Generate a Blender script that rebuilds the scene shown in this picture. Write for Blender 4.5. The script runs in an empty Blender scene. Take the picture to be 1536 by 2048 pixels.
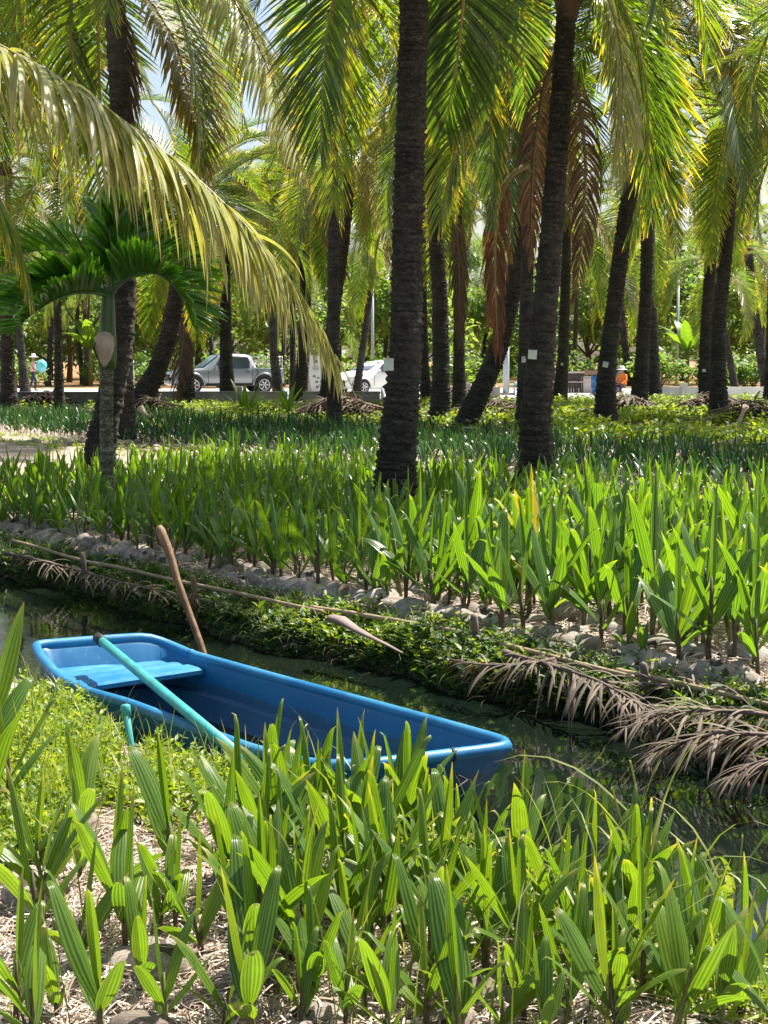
import bpy, math, random
import numpy as np
from mathutils import Vector, Matrix

rnd = random.Random(11)
rng = np.random.default_rng(11)
SC = bpy.context.scene
C = SC.collection
R = math.radians

# ------------------------------------------------------------------ camera maths
F = 3000.0                       # focal length in photo pixels (photo 1536 x 2048)
CAMZ = 1.5
PIT = math.atan(304 / F)
cp, sp = math.cos(PIT), math.sin(PIT)

def ray(px, py):
    dx, dy = (px - 768) / F, (1024 - py) / F
    return (dx, cp + dy * sp, -sp + dy * cp)

def P(px, py, z=0.0):            # point seen at a pixel, lying at height z
    d = ray(px, py); t = (z - CAMZ) / d[2]
    return Vector((d[0] * t, d[1] * t, z))

def PY(px, py, Y):               # point seen at a pixel, at distance Y
    d = ray(px, py); t = Y / d[1]
    return Vector((d[0] * t, Y, CAMZ + d[2] * t))

def to_px(x, y, z):
    zz = y * cp - (z - CAMZ) * sp
    up = y * sp + (z - CAMZ) * cp
    if zz <= 0.1: return (-9999, -9999)
    return (768 + F * x / zz, 1024 - F * up / zz)

# canal axes: u runs along the canal (towards the near right), s across it (away)
UX, UY = 0.628, -0.778
NX, NY = 0.778, 0.628
def us(x, y): return x * UX + y * UY, x * NX + y * NY
def xy(u, s): return u * UX + s * NX, u * UY + s * NY

WATER = -0.20
def gz(x, y):
    x = np.asarray(x, float); y = np.asarray(y, float)
    u = x * UX + y * UY; s = x * NX + y * NY
    e0 = 3.02 + .06 * np.sin(u * 1.7) + .04 * np.sin(u * 4.1 + 1)
    e1 = 5.03 + .07 * np.sin(u * 1.3 + 2) + .05 * np.sin(u * 3.7) + .03 * np.sin(u * 9.1)
    zn = np.interp(s - e0, [-.35, -.15, .05, .25, .6], [0, -.02, -.2, -.5, -.6])
    zf = np.interp(s - e1, [-.6, -.2, 0, .05, .25, .45, .6], [-.6, -.5, -.2, -.1, -.04, -.01, 0])
    z = np.where(s < 4, zn, zf)
    near = np.clip((40 - np.hypot(x, y)) / 20, 0, 1)
    z = z + near * (.012 * np.sin(x * 7 + y * 3) + .010 * np.sin(x * 3.1 - y * 8.3) + .008 * np.sin(x * 17 + y * 13))
    return z

# ------------------------------------------------------------------ object helpers
def mesh_np(name, V, Q=None, uv=None, rv=None, T=None, smooth=True):
    """mesh from numpy arrays: V (n,3), Q (m,4) quads, T (k,3) tris, uv per vertex, rv one random per vertex"""
    V = np.asarray(V, np.float32).reshape(-1, 3)
    me = bpy.data.meshes.new(name)
    loops, starts, tot = [], [], []
    n = 0
    if Q is not None and len(Q):
        Q = np.asarray(Q, np.int32).reshape(-1, 4)
        loops.append(Q.ravel()); starts.append(np.arange(len(Q)) * 4); tot.append(np.full(len(Q), 4)); n = len(Q) * 4
    if T is not None and len(T):
        T = np.asarray(T, np.int32).reshape(-1, 3)
        loops.append(T.ravel()); starts.append(n + np.arange(len(T)) * 3); tot.append(np.full(len(T), 3))
    L = np.concatenate(loops).astype(np.int32)
    S = np.concatenate(starts).astype(np.int32)
    me.vertices.add(len(V)); me.vertices.foreach_set('co', V.ravel())
    me.loops.add(len(L)); me.loops.foreach_set('vertex_index', L)
    me.polygons.add(len(S)); me.polygons.foreach_set('loop_start', S)
    me.update(calc_edges=True)
    if uv is not None:
        l = me.uv_layers.new(name='UVMap')
        l.data.foreach_set('uv', np.asarray(uv, np.float32)[L].ravel())
    if rv is not None:
        a = me.attributes.new('rv', 'FLOAT', 'POINT')
        a.data.foreach_set('value', np.asarray(rv, np.float32))
    if smooth:
        me.polygons.foreach_set('use_smooth', np.ones(len(S), bool))
    me.validate()
    return me

def link(name, me, mats=None, parent=None, loc=None, rot=None):
    o = bpy.data.objects.new(name, me)
    if mats is not None and me is not None and len(me.materials) == 0:
        for m in (mats if isinstance(mats, (list, tuple)) else [mats]):
            me.materials.append(m)
    C.objects.link(o)
    if parent is not None: o.parent = parent
    if loc is not None: o.location = loc
    if rot is not None: o.rotation_euler = rot
    return o

def tag(o, label=None, cat=None, group=None, kind=None):
    if label: o['label'] = label
    if cat: o['category'] = cat
    if group: o['group'] = group
    if kind: o['kind'] = kind
    return o

def thing(name, label, cat, loc=(0, 0, 0), rz=0, group=None):
    o = bpy.data.objects.new(name, None); C.objects.link(o)
    o.location = loc; o.rotation_euler = (0, 0, rz); o.empty_display_size = .1
    return tag(o, label, cat, group)

class MB:
    """collects shapes into one mesh"""
    def __init__(s): s.V = []; s.F = []; s.M = []; s.uv = []; s.n = 0
    def add(s, V, Fc, m=0):
        V = [tuple(v) for v in V]
        s.V += V; s.F += [tuple(i + s.n for i in f) for f in Fc]; s.M += [m] * len(Fc); s.n += len(V)
    def box(s, c, d, m=0, rot=None, taper=1.0):
        x, y, z = d[0] / 2, d[1] / 2, d[2] / 2
        vs = [Vector((a * x * (taper if k > 0 else 1), b * y * (taper if k > 0 else 1), k * z)) for k in (-1, 1) for a, b in ((-1, -1), (1, -1), (1, 1), (-1, 1))]
        if rot is not None: vs = [rot @ v for v in vs]
        s.add([v + Vector(c) for v in vs], [(3, 2, 1, 0), (4, 5, 6, 7), (0, 1, 5, 4), (1, 2, 6, 5), (2, 3, 7, 6), (3, 0, 4, 7)], m)
    def tube(s, pts, rad, n=8, m=0, cap=True, wob=0, flat=1.0):
        pts = [Vector(p) for p in pts]
        if not isinstance(rad, (list, tuple)): rad = [rad] * len(pts)
        rings = []
        ref = None
        for i, p in enumerate(pts):
            t = (pts[min(i + 1, len(pts) - 1)] - pts[max(i - 1, 0)]).normalized()
            if ref is None:
                ref = Vector((0, 0, 1)) if abs(t.z) < .9 else Vector((1, 0, 0))
            a = t.cross(ref).normalized(); b = a.cross(t).normalized(); ref = b
            for k in range(n):
                w = 2 * math.pi * k / n
                rr = rad[i] * (1 + (rnd.uniform(-wob, wob) if wob else 0))
                rings.append(p + a * math.cos(w) * rr + b * math.sin(w) * rr * flat)
        fc = []
        for i in range(len(pts) - 1):
            for k in range(n):
                k2 = (k + 1) % n
                fc.append((i * n + k, i * n + k2, (i + 1) * n + k2, (i + 1) * n + k))
        if cap:
            fc.append(tuple(reversed(range(n)))); o = (len(pts) - 1) * n; fc.append(tuple(o + k for k in range(n)))
        s.add(rings, fc, m)
    def lathe(s, prof, n=12, m=0, mat=None):      # prof: (r,z) list, about Z
        V = []
        for r, z in prof:
            for k in range(n):
                w = 2 * math.pi * k / n
                V.append(Vector((r * math.cos(w), r * math.sin(w), z)))
        fc = []
        for i in range(len(prof) - 1):
            for k in range(n):
                k2 = (k + 1) % n
                fc.append((i * n + k, i * n + k2, (i + 1) * n + k2, (i + 1) * n + k))
        fc.append(tuple(reversed(range(n)))); o = (len(prof) - 1) * n; fc.append(tuple(o + k for k in range(n)))
        if mat is not None: V = [mat @ v for v in V]
        s.add(V, fc, m)
    def mesh(s, name, smooth=False):
        me = bpy.data.meshes.new(name); me.from_pydata(s.V, [], s.F)
        me.polygons.foreach_set('material_index', s.M)
        if smooth: me.polygons.foreach_set('use_smooth', [True] * len(s.F))
        me.update(); return me
    def build(s, name, mats, parent=None, smooth=False, bevel=0, loc=None, rot=None):
        o = link(name, s.mesh(name, smooth), mats, parent, loc, rot)
        if bevel:
            b = o.modifiers.new('b', 'BEVEL'); b.width = bevel; b.segments = 2; b.limit_method = 'ANGLE'
        return o

def nrm(a): return a / np.maximum(np.linalg.norm(a, axis=-1, keepdims=True), 1e-9)

def ribbons(Cn, W, Fo=None, nv=3):
    """many narrow blades at once. Cn (n,a,3) centre lines, W (n,a,3) half-width vectors, Fo (n,a,3) fold of the middle.
    returns verts, quads, uv, rv"""
    n, a, _ = Cn.shape
    if nv == 3:
        mid = Cn + (Fo if Fo is not None else 0)
        V = np.stack([Cn - W, mid, Cn + W], axis=2)
    else:
        V = np.stack([Cn - W, Cn + W], axis=2)
    c = V.shape[2]
    idx = np.arange(n * a * c).reshape(n, a, c)
    q = np.stack([idx[:, :-1, :-1], idx[:, :-1, 1:], idx[:, 1:, 1:], idx[:, 1:, :-1]], axis=-1).reshape(-1, 4)
    uv = np.zeros((n, a, c, 2), np.float32)
    uv[..., 0] = np.linspace(0, 1, c)[None, None, :]
    uv[..., 1] = np.linspace(0, 1, a)[None, :, None]
    rv = np.repeat(rng.random(n), a * c)
    return V.reshape(-1, 3), q, uv.reshape(-1, 2), rv

def merge(parts):
    Vs, Qs, Us, Rs, n = [], [], [], [], 0
    for V, Q, U, r in parts:
        Vs.append(V); Qs.append(Q + n); Us.append(U); Rs.append(r); n += len(V)
    return np.concatenate(Vs), np.concatenate(Qs), np.concatenate(Us), np.concatenate(Rs)

def tube_np(path, rad, n=6):
    path = np.asarray(path, float); a = len(path)
    t = nrm(np.gradient(path, axis=0))
    ref = np.array([0, 0, 1.0]) if abs(t[0, 2]) < .9 else np.array([1.0, 0, 0])
    V = []
    for i in range(a):
        x = np.cross(t[i], ref); x /= max(np.linalg.norm(x), 1e-9); y = np.cross(x, t[i]); ref = y
        w = np.linspace(0, 2 * np.pi, n, endpoint=False)
        V.append(path[i] + rad[i] * (np.cos(w)[:, None] * x + np.sin(w)[:, None] * y))
    V = np.concatenate(V)
    idx = np.arange(a * n).reshape(a, n); nx = np.roll(idx, -1, axis=1)
    q = np.stack([idx[:-1], nx[:-1], nx[1:], idx[1:]], axis=-1).reshape(-1, 4)
    uv = np.zeros((a * n, 2)); uv[:, 0] = .5; uv[:, 1] = np.repeat(np.linspace(0, 1, a), n)
    return V, q, uv, np.full(a * n, .5)

ORD = ('first second third fourth fifth sixth seventh eighth ninth tenth eleventh twelfth thirteenth fourteenth fifteenth sixteenth seventeenth eighteenth nineteenth twentieth').split()
TENS = {20: 'twenty', 30: 'thirty', 40: 'forty', 50: 'fifty'}
def ordinal(i):                  # i from 1
    if i <= 20: return ORD[i - 1]
    t, k = i // 10 * 10, i % 10
    return (TENS[t] + '-' + ORD[k - 1]) if k else {30: 'thirtieth', 40: 'fortieth', 50: 'fiftieth'}[t]

# ------------------------------------------------------------------ materials
def new_mat(name):
    m = bpy.data.materials.new(name); m.use_nodes = True
    nt = m.node_tree; b = nt.nodes['Principled BSDF']; out = nt.nodes['Material Output']
    return m, nt, b, out

def N(nt, t, **kw):
    n = nt.nodes.new(t)
    for k, v in kw.items(): setattr(n, k, v)
    return n

def mixc(nt, fac, a, b, blend='MIX'):
    m = N(nt, 'ShaderNodeMix', data_type='RGBA', blend_type=blend)
    for sock, v in ((m.inputs[0], fac), (m.inputs[6], a), (m.inputs[7], b)):
        if hasattr(v, 'is_linked'): nt.links.new(v, sock)
        elif isinstance(v, (int, float)): sock.default_value = v
        else: sock.default_value = (*v, 1)
    return m.outputs[2]

def noise(nt, scale, detail=3, vec=None, rough=.6):
    n = N(nt, 'ShaderNodeTexNoise'); n.inputs['Scale'].default_value = scale; n.inputs['Detail'].default_value = detail
    n.inputs['Roughness'].default_value = rough
    if vec is not None: nt.links.new(vec, n.inputs['Vector'])
    return n.outputs['Fac']

def ramp(nt, fac, stops):
    r = N(nt, 'ShaderNodeValToRGB'); e = r.color_ramp.elements
    while len(e) < len(stops): e.new(.5)
    for i, (p, c) in enumerate(stops):
        e[i].position = p; e[i].color = (*c, 1) if not isinstance(c, (int, float)) else (c, c, c, 1)
    nt.links.new(fac, r.inputs[0]); return r.outputs[0]

def math_n(nt, op, a, b=None):
    m = N(nt, 'ShaderNodeMath', operation=op)
    for i, v in enumerate((a, b)):
        if v is None: continue
        if hasattr(v, 'is_linked'): nt.links.new(v, m.inputs[i])
        else: m.inputs[i].default_value = v
    return m.outputs[0]

def bump(nt, b, h, strength=.5, dist=.01):
    n = N(nt, 'ShaderNodeBump'); n.inputs['Strength'].default_value = strength; n.inputs['Distance'].default_value = dist
    nt.links.new(h, n.inputs['Height']); nt.links.new(n.outputs[0], b.inputs['Normal'])
    return n

def leaf_mat(name, cols, trans, tfac=.45, rough=.4, tipcol=None, tip_at=.8, stripes=0, spec=.5, rvw=.5):
    """cols: ramp colours chosen by object and blade randomness; trans: transmitted tint"""
    m, nt, b, out = new_mat(name)
    oi = N(nt, 'ShaderNodeObjectInfo'); at = N(nt, 'ShaderNodeAttribute', attribute_name='rv')
    f = math_n(nt, 'ADD', math_n(nt, 'MULTIPLY', oi.outputs['Random'], 1 - rvw), math_n(nt, 'MULTIPLY', at.outputs['Fac'], rvw))
    col = ramp(nt, f, [(i / (len(cols) - 1), c) for i, c in enumerate(cols)])
    uvn = N(nt, 'ShaderNodeUVMap'); sep = N(nt, 'ShaderNodeSeparateXYZ'); nt.links.new(uvn.outputs[0], sep.inputs[0])
    if tipcol is not None:
        tf = N(nt, 'ShaderNodeMapRange'); tf.inputs[1].default_value = tip_at; tf.inputs[2].default_value = 1.0
        nt.links.new(sep.outputs[1], tf.inputs[0])
        tf2 = math_n(nt, 'MULTIPLY', tf.outputs[0], math_n(nt, 'MULTIPLY', at.outputs['Fac'], 1.3))
        col = mixc(nt, tf2, col, tipcol)
    tex = N(nt, 'ShaderNodeTexCoord')
    nz = noise(nt, 9, 3, tex.outputs['Object'])
    col = mixc(nt, .35, col, mixc(nt, 1.0, col, ramp(nt, nz, [(.3, .45), (.7, 1.5)]), 'MULTIPLY'))
    if stripes:
        w = math_n(nt, 'SINE', math_n(nt, 'MULTIPLY', sep.outputs[0], stripes * 6.283))
        col = mixc(nt, math_n(nt, 'MULTIPLY', math_n(nt, 'ADD', w, 1), .17), col, tuple(min(1, c * 2.2) for c in cols[-1]))
        bump(nt, b, w, .25, .002)
    nt.links.new(col, b.inputs['Base Color'])
    b.inputs['Roughness'].default_value = rough; b.inputs['Specular IOR Level'].default_value = spec
    tr = N(nt, 'ShaderNodeBsdfTranslucent')
    tc = mixc(nt, 1.0, col, tuple(trans), 'MULTIPLY')
    nt.links.new(tc, tr.inputs[0])
    mx = N(nt, 'ShaderNodeMixShader'); mx.inputs[0].default_value = tfac
    nt.links.new(b.outputs[0], mx.inputs[1]); nt.links.new(tr.outputs[0], mx.inputs[2])
    nt.links.new(mx.outputs[0], out.inputs[0])
    return m

def plain(name, col, rough=.5, metal=0, nscale=0, namt=.3, spec=.5, bmp=0, coat=0, coord='Object'):
    m, nt, b, out = new_mat(name)
    b.inputs['Base Color'].default_value = (*col, 1); b.inputs['Roughness'].default_value = rough
    b.inputs['Metallic'].default_value = metal; b.inputs['Specular IOR Level'].default_value = spec
    b.inputs['Coat Weight'].default_value = coat
    if nscale:
        tex = N(nt, 'ShaderNodeTexCoord')
        nz = noise(nt, nscale, 5, tex.outputs[coord])
        c = mixc(nt, 1.0, col, ramp(nt, nz, [(.25, 1 - namt), (.75, 1 + namt)]), 'MULTIPLY')
        nt.links.new(c, b.inputs['Base Color'])
        if bmp: bump(nt, b, nz, bmp, .02)
    return m

M = {}
M['frond'] = leaf_mat('coconut_leaf', [(.022, .052, .016), (.034, .070, .017), (.055, .095, .018), (.105, .125, .020)], (6.0, 5.0, .7), .50, .27, (.33, .24, .07), .75, spec=.85)
M['frond_old'] = leaf_mat('yellowing_coconut_leaf', [(.13, .14, .03), (.20, .18, .035), (.27, .20, .03)], (2.0, 1.7, .7), .4, .45, (.33, .2, .06), .6)
M['frond_front'] = leaf_mat('sun_whitened_coconut_leaf', [(.28, .30, .12), (.40, .41, .20), (.50, .50, .29)], (1.3, 1.25, .3), .36, .30, (.42, .35, .16), .55, rvw=.9)  # pale leaf, whitened further: the sun's highlight is put into the colour
M['frond_dead'] = leaf_mat('dead_brown_leaf', [(.060, .040, .028), (.10, .066, .044), (.16, .11, .07)], (1.6, 1.1, .6), .25, .7)
M['frond_rust'] = leaf_mat('rusty_dead_leaf', [(.11, .055, .028), (.16, .08, .038), (.22, .12, .055)], (1.8, 1.2, .6), .3, .7)
M['frond_dry'] = leaf_mat('dried_grey_leaf', [(.060, .043, .027), (.12, .087, .055), (.22, .165, .11)], (1.2, 1.0, .8), .15, .7, rvw=.85)
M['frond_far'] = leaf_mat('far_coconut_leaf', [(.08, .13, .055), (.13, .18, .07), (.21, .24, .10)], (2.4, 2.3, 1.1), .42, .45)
M['manila'] = leaf_mat('glossy_palm_leaf', [(.045, .135, .024), (.065, .17, .028), (.10, .22, .03)], (4.2, 3.8, .6), .36, .25, spec=.8)
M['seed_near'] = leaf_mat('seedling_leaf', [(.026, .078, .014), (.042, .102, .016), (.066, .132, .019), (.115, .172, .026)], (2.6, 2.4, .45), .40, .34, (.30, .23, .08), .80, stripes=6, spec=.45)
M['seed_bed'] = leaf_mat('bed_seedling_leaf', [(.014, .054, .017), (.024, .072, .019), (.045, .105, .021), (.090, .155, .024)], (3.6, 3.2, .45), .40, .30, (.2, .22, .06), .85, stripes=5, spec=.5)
M['seed_old'] = leaf_mat('yellowed_seedling_leaf', [(.28, .29, .03), (.36, .32, .035)], (1.5, 1.3, .5), .4, .4, stripes=5)
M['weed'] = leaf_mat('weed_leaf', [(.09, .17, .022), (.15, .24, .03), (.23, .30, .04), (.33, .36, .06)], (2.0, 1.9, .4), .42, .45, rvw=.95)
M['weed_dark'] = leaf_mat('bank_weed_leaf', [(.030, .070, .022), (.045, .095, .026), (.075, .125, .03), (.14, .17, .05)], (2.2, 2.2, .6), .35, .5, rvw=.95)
M['grass'] = leaf_mat('grass_blade', [(.09, .15, .025), (.14, .19, .035), (.22, .24, .06)], (2.0, 1.9, .5), .42, .45, (.4, .36, .14), .7, rvw=.95)
M['tree'] = leaf_mat('broad_leaf', [(.075, .15, .04), (.12, .20, .055), (.20, .27, .08)], (2.4, 2.3, .9), .45, .45, rvw=.9)
M['seed_far_shaded'] = leaf_mat('far_bed_leaf_shaded', [(.011, .046, .015), (.020, .062, .017), (.040, .088, .02)], (3.0, 2.8, .5), .32, .32, stripes=0)  # darker green of older plants, with the far bed's shade put into the colour
M['banana'] = leaf_mat('banana_leaf', [(.08, .16, .025), (.13, .21, .03)], (2.4, 2.4, .6), .5, .35)

def trunk_mat(name, dark, light, ring):
    m, nt, b, out = new_mat(name)
    tex = N(nt, 'ShaderNodeTexCoord'); mp = N(nt, 'ShaderNodeMapping'); mp.inputs['Scale'].default_value = (1, 1, 2.2)
    nt.links.new(tex.outputs['Object'], mp.inputs[0])
    at = N(nt, 'ShaderNodeAttribute', attribute_name='rv')      # 0..1 inside each leaf-scar ring
    n1 = noise(nt, 6, 6, mp.outputs[0], .7); n2 = noise(nt, 26, 6, mp.outputs[0], .8); n3 = noise(nt, 1.7, 3, tex.outputs['Object'])
    col = ramp(nt, n1, [(.32, dark), (.62, light)])
    col = mixc(nt, 1.0, col, ramp(nt, n2, [(.40, .25), (.5, .8), (.62, 2.3)]), 'MULTIPLY')
    col = mixc(nt, math_n(nt, 'MULTIPLY', at.outputs['Fac'], ring), col, tuple(c * .25 for c in dark))
    col = mixc(nt, ramp(nt, n3, [(.50, 0.0), (.68, .55)]), col, (.095, .092, .075))
    nt.links.new(col, b.inputs['Base Color']); b.inputs['Roughness'].default_value = .9
    bump(nt, b, n2, 1.0, .03)
    return m
M['trunk'] = trunk_mat('coconut_bark', (.014, .012, .010), (.072, .062, .049), .5)
M['trunk_pale'] = trunk_mat('ringed_pale_bark', (.145, .155, .095), (.27, .27, .175), .7)
M['rachis'] = plain('frond_rib', (.22, .16, .05), .5)
M['sheath'] = plain('palm_fibre', (.09, .055, .035), .9, nscale=12, namt=.6)
M['crownshaft'] = plain('green_crownshaft', (.045, .10, .022), .35, nscale=6, namt=.3)
M['stem'] = plain('seedling_stem', (.085, .062, .028), .6, nscale=20, namt=.5)
M['stem_green'] = plain('seedling_green_stem', (.12, .13, .035), .5, nscale=20, namt=.4)

def husk_mat(name, a, b_):
    m, nt, b, out = new_mat(name)
    tex = N(nt, 'ShaderNodeTexCoord'); mp = N(nt, 'ShaderNodeMapping'); mp.inputs['Scale'].default_value = (2.2, 34, 34)
    nt.links.new(tex.outputs['Object'], mp.inputs[0])
    oi = N(nt, 'ShaderNodeObjectInfo')
    n1 = noise(nt, 1.6, 8, mp.outputs[0], .85); n2 = noise(nt, 9, 5, tex.outputs['Object'], .7)
    col = ramp(nt, n1, [(.30, tuple(q * .4 for q in a)), (.44, a), (.62, b_)])
    col = mixc(nt, 1.0, col, ramp(nt, n2, [(.3, .55), (.7, 1.2)]), 'MULTIPLY')
    col = mixc(nt, 1.0, col, ramp(nt, oi.outputs['Random'], [(0, (.68, .60, .54)), (.5, (.95, .93, .9)), (1, (1.1, 1.1, 1.12))]), 'MULTIPLY')
    nt.links.new(col, b.inputs['Base Color']); b.inputs['Roughness'].default_value = .85
    bump(nt, b, n1, 1.0, .012); return m
M['husk'] = husk_mat('weathered_husk', (.34, .28, .23), (.60, .54, .47))
M['husk_cut'] = plain('husk_inside', (.055, .038, .028), .95, nscale=40, namt=.6)
M['bamboo'] = plain('weathered_bamboo', (.30, .22, .125), .6, nscale=10, namt=.35)
M['wood_old'] = plain('old_brown_wood', (.22, .125, .062), .7, nscale=14, namt=.5, bmp=.3)
M['wood_grey'] = plain('grey_weathered_wood', (.16, .11, .085), .85, nscale=18, namt=.5, bmp=.4)
# ------------------------------------------------------------------ camera, light
cam_d = bpy.data.cameras.new('camera'); cam = bpy.data.objects.new('camera', cam_d); C.objects.link(cam)
cam.location = (0, 0, CAMZ); cam.rotation_euler = (math.pi / 2 - PIT, 0, 0)
cam_d.sensor_fit = 'VERTICAL'; cam_d.sensor_height = 36; cam_d.lens = 36 * F / 2048
cam_d.clip_start = .05; cam_d.clip_end = 2000
SC.camera = cam

SUN_EL, SUN_AZ = R(60), R(52)          # azimuth measured from +Y (away) towards +X (right)
sd = Vector((math.sin(SUN_AZ) * math.cos(SUN_EL), math.cos(SUN_AZ) * math.cos(SUN_EL), math.sin(SUN_EL)))
sl = bpy.data.lights.new('sun', 'SUN'); sl.energy = 5.0; sl.angle = R(.5); sl.color = (1, .95, .86)
so = bpy.data.objects.new('sun', sl); C.objects.link(so); so.rotation_euler = (-sd).to_track_quat('-Z', 'Y').to_euler()
so.location = (10, 20, 40)
w = bpy.data.worlds.new('World'); SC.world = w; w.use_nodes = True
nt = w.node_tree; bg = nt.nodes['Background']
sky = N(nt, 'ShaderNodeTexSky', sky_type='NISHITA'); sky.sun_disc = False
sky.sun_elevation = SUN_EL; sky.sun_rotation = SUN_AZ; sky.air_density = 1.2; sky.dust_density = 2.5
nt.links.new(sky.outputs[0], bg.inputs[0]); bg.inputs[1].default_value = .08
SC.view_settings.view_transform = 'Standard'; SC.view_settings.look = 'None'
SC.view_settings.exposure = 1.25; SC.view_settings.gamma = 1
cy = SC.cycles
cy.max_bounces = 8; cy.diffuse_bounces = 4; cy.glossy_bounces = 3; cy.transmission_bounces = 5; cy.transparent_max_bounces = 6
cy.use_denoising = True
try:
    cy.denoiser = 'OPENIMAGEDENOISE'; cy.denoising_input_passes = 'RGB_ALBEDO_NORMAL'; cy.denoising_prefilter = 'ACCURATE'
except Exception: pass
cy.sample_clamp_indirect = 6
SC.render.use_persistent_data = False

# ------------------------------------------------------------------ ground sheet
def axis(lo, hi, step, far, growth=1.25):
    a = list(np.arange(lo, hi + 1e-6, step)); d = step
    while a[-1] < far: d *= growth; a.append(a[-1] + d)
    d = step
    while a[0] > -far: d *= growth; a.insert(0, a[0] - d)
    return np.array(a)
ss = np.unique(np.concatenate([axis(1.5, 6.2, .045, 900), ]))
uu = axis(-13, 4, .09, 900)
S_, U_ = np.meshgrid(ss, uu)
X_, Y_ = xy(U_, S_)
Z_ = gz(X_, Y_)
V = np.stack([X_, Y_, Z_], -1).reshape(-1, 3)
idx = np.arange(len(V)).reshape(S_.shape)
Q = np.stack([idx[:-1, :-1], idx[1:, :-1], idx[1:, 1:], idx[:-1, 1:]], -1).reshape(-1, 4)
# keep upward normals
m, nt, b, out = new_mat('bed_soil_and_straw')
geo = N(nt, 'ShaderNodeNewGeometry')
dn = N(nt, 'ShaderNodeVectorMath', operation='DOT_PRODUCT'); dn.inputs[1].default_value = (NX, NY, 0)
nt.links.new(geo.outputs['Position'], dn.inputs[0])
sepP = N(nt, 'ShaderNodeSeparateXYZ'); nt.links.new(geo.outputs['Position'], sepP.inputs[0])
nA = noise(nt, 60, 6, geo.outputs['Position'], .75); nB = noise(nt, 2.2, 5, geo.outputs['Position']); nC = noise(nt, 11, 5, geo.outputs['Position'], .7)
straw = ramp(nt, nA, [(.25, (.20, .145, .11)), (.5, (.42, .33, .27)), (.75, (.60, .50, .43))])
straw = mixc(nt, .5, straw, mixc(nt, 1.0, straw, ramp(nt, nC, [(.3, .5), (.6, 1.15)]), 'MULTIPLY'))
soil = ramp(nt, nC, [(.3, (.022, .017, .012)), (.55, (.06, .046, .032)), (.8, (.11, .085, .06))])
litter = ramp(nt, nC, [(.3, (.07, .048, .034)), (.5, (.19, .135, .10)), (.7, (.32, .25, .19))])
litter = mixc(nt, ramp(nt, nB, [(.42, 0.0), (.58, .8)]), litter, (.075, .10, .028))
sv = math_n(nt, 'ADD', math_n(nt, 'DIVIDE', dn.outputs['Value'], 25), math_n(nt, 'MULTIPLY', math_n(nt, 'SUBTRACT', nB, .5), .012))
isoil = ramp(nt, sv, [(2.72 / 25, 0.0), (2.95 / 25, 1.0), (5.2 / 25, 1.0), (5.5 / 25, 0.0)])
g = mixc(nt, isoil, straw, soil)
far = ramp(nt, sv, [(18.3 / 25, 0.0), (19.5 / 25, 1.0)])
g = mixc(nt, far, g, litter)
orange = N(nt, 'ShaderNodeMapRange'); orange.inputs[1].default_value = 78; orange.inputs[2].default_value = 81
nt.links.new(sepP.outputs[1], orange.inputs[0])
g = mixc(nt, orange.outputs[0], g, mixc(nt, ramp(nt, nB, [(.45, 0.0), (.62, 1.0)]), (.40, .20, .105), (.12, .14, .04)))
nt.links.new(g, b.inputs['Base Color']); b.inputs['Roughness'].default_value = .95; b.inputs['Specular IOR Level'].default_value = .2
hb = math_n(nt, 'ADD', nA, math_n(nt, 'MULTIPLY', nC, 2))
bump(nt, b, hb, .8, .02)
M['ground'] = m
tag(link('ground', mesh_np('ground', V, Q), M['ground']), kind='structure')

# ------------------------------------------------------------------ canal water
m, nt, b, out = new_mat('canal_water')
geo = N(nt, 'ShaderNodeNewGeometry'); mp = N(nt, 'ShaderNodeMapping'); mp.inputs['Scale'].default_value = (1, 1, 1)
nt.links.new(geo.outputs['Position'], mp.inputs[0])
n1 = noise(nt, 1.5, 3, mp.outputs[0], .5); n2 = noise(nt, 9, 3, mp.outputs[0], .5)
film = noise(nt, .8, 5, mp.outputs[0], .6)
nt.links.new(ramp(nt, film, [(.5, (.004, .008, .006)), (.8, (.012, .016, .009))]), b.inputs['Base Color'])
b.inputs['Roughness'].default_value = .03; b.inputs['IOR'].default_value = 1.33; b.inputs['Specular IOR Level'].default_value = .75
hh = math_n(nt, 'ADD', n1, math_n(nt, 'MULTIPLY', n2, .12))
bump(nt, b, hh, .13, .03)
M['water'] = m
us_ = np.linspace(-90, 90, 40); wv = []
for u in us_:
    for s in (2.55, 5.6): x, y = xy(u, s); wv.append((x, y, WATER))
wq = [(2 * i, 2 * i + 2, 2 * i + 3, 2 * i + 1) for i in range(len(us_) - 1)]
tag(link('canal_water', mesh_np('canal_water', wv, wq), M['water']), kind='structure')

# ------------------------------------------------------------------ straw mulch (shreds one could not count)
def straw_mat(name, stops):
    m, nt, b, out = new_mat(name)
    at = N(nt, 'ShaderNodeAttribute', attribute_name='rv')
    nt.links.new(ramp(nt, at.outputs['Fac'], stops), b.inputs['Base Color']); b.inputs['Roughness'].default_value = .75
    b.inputs['Specular IOR Level'].default_value = .3
    return m
M['straw'] = straw_mat('dry_straw', [(0, (.17, .115, .08)), (.25, (.38, .28, .21)), (.6, (.58, .46, .37)), (1, (.74, .64, .54))])

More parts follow.
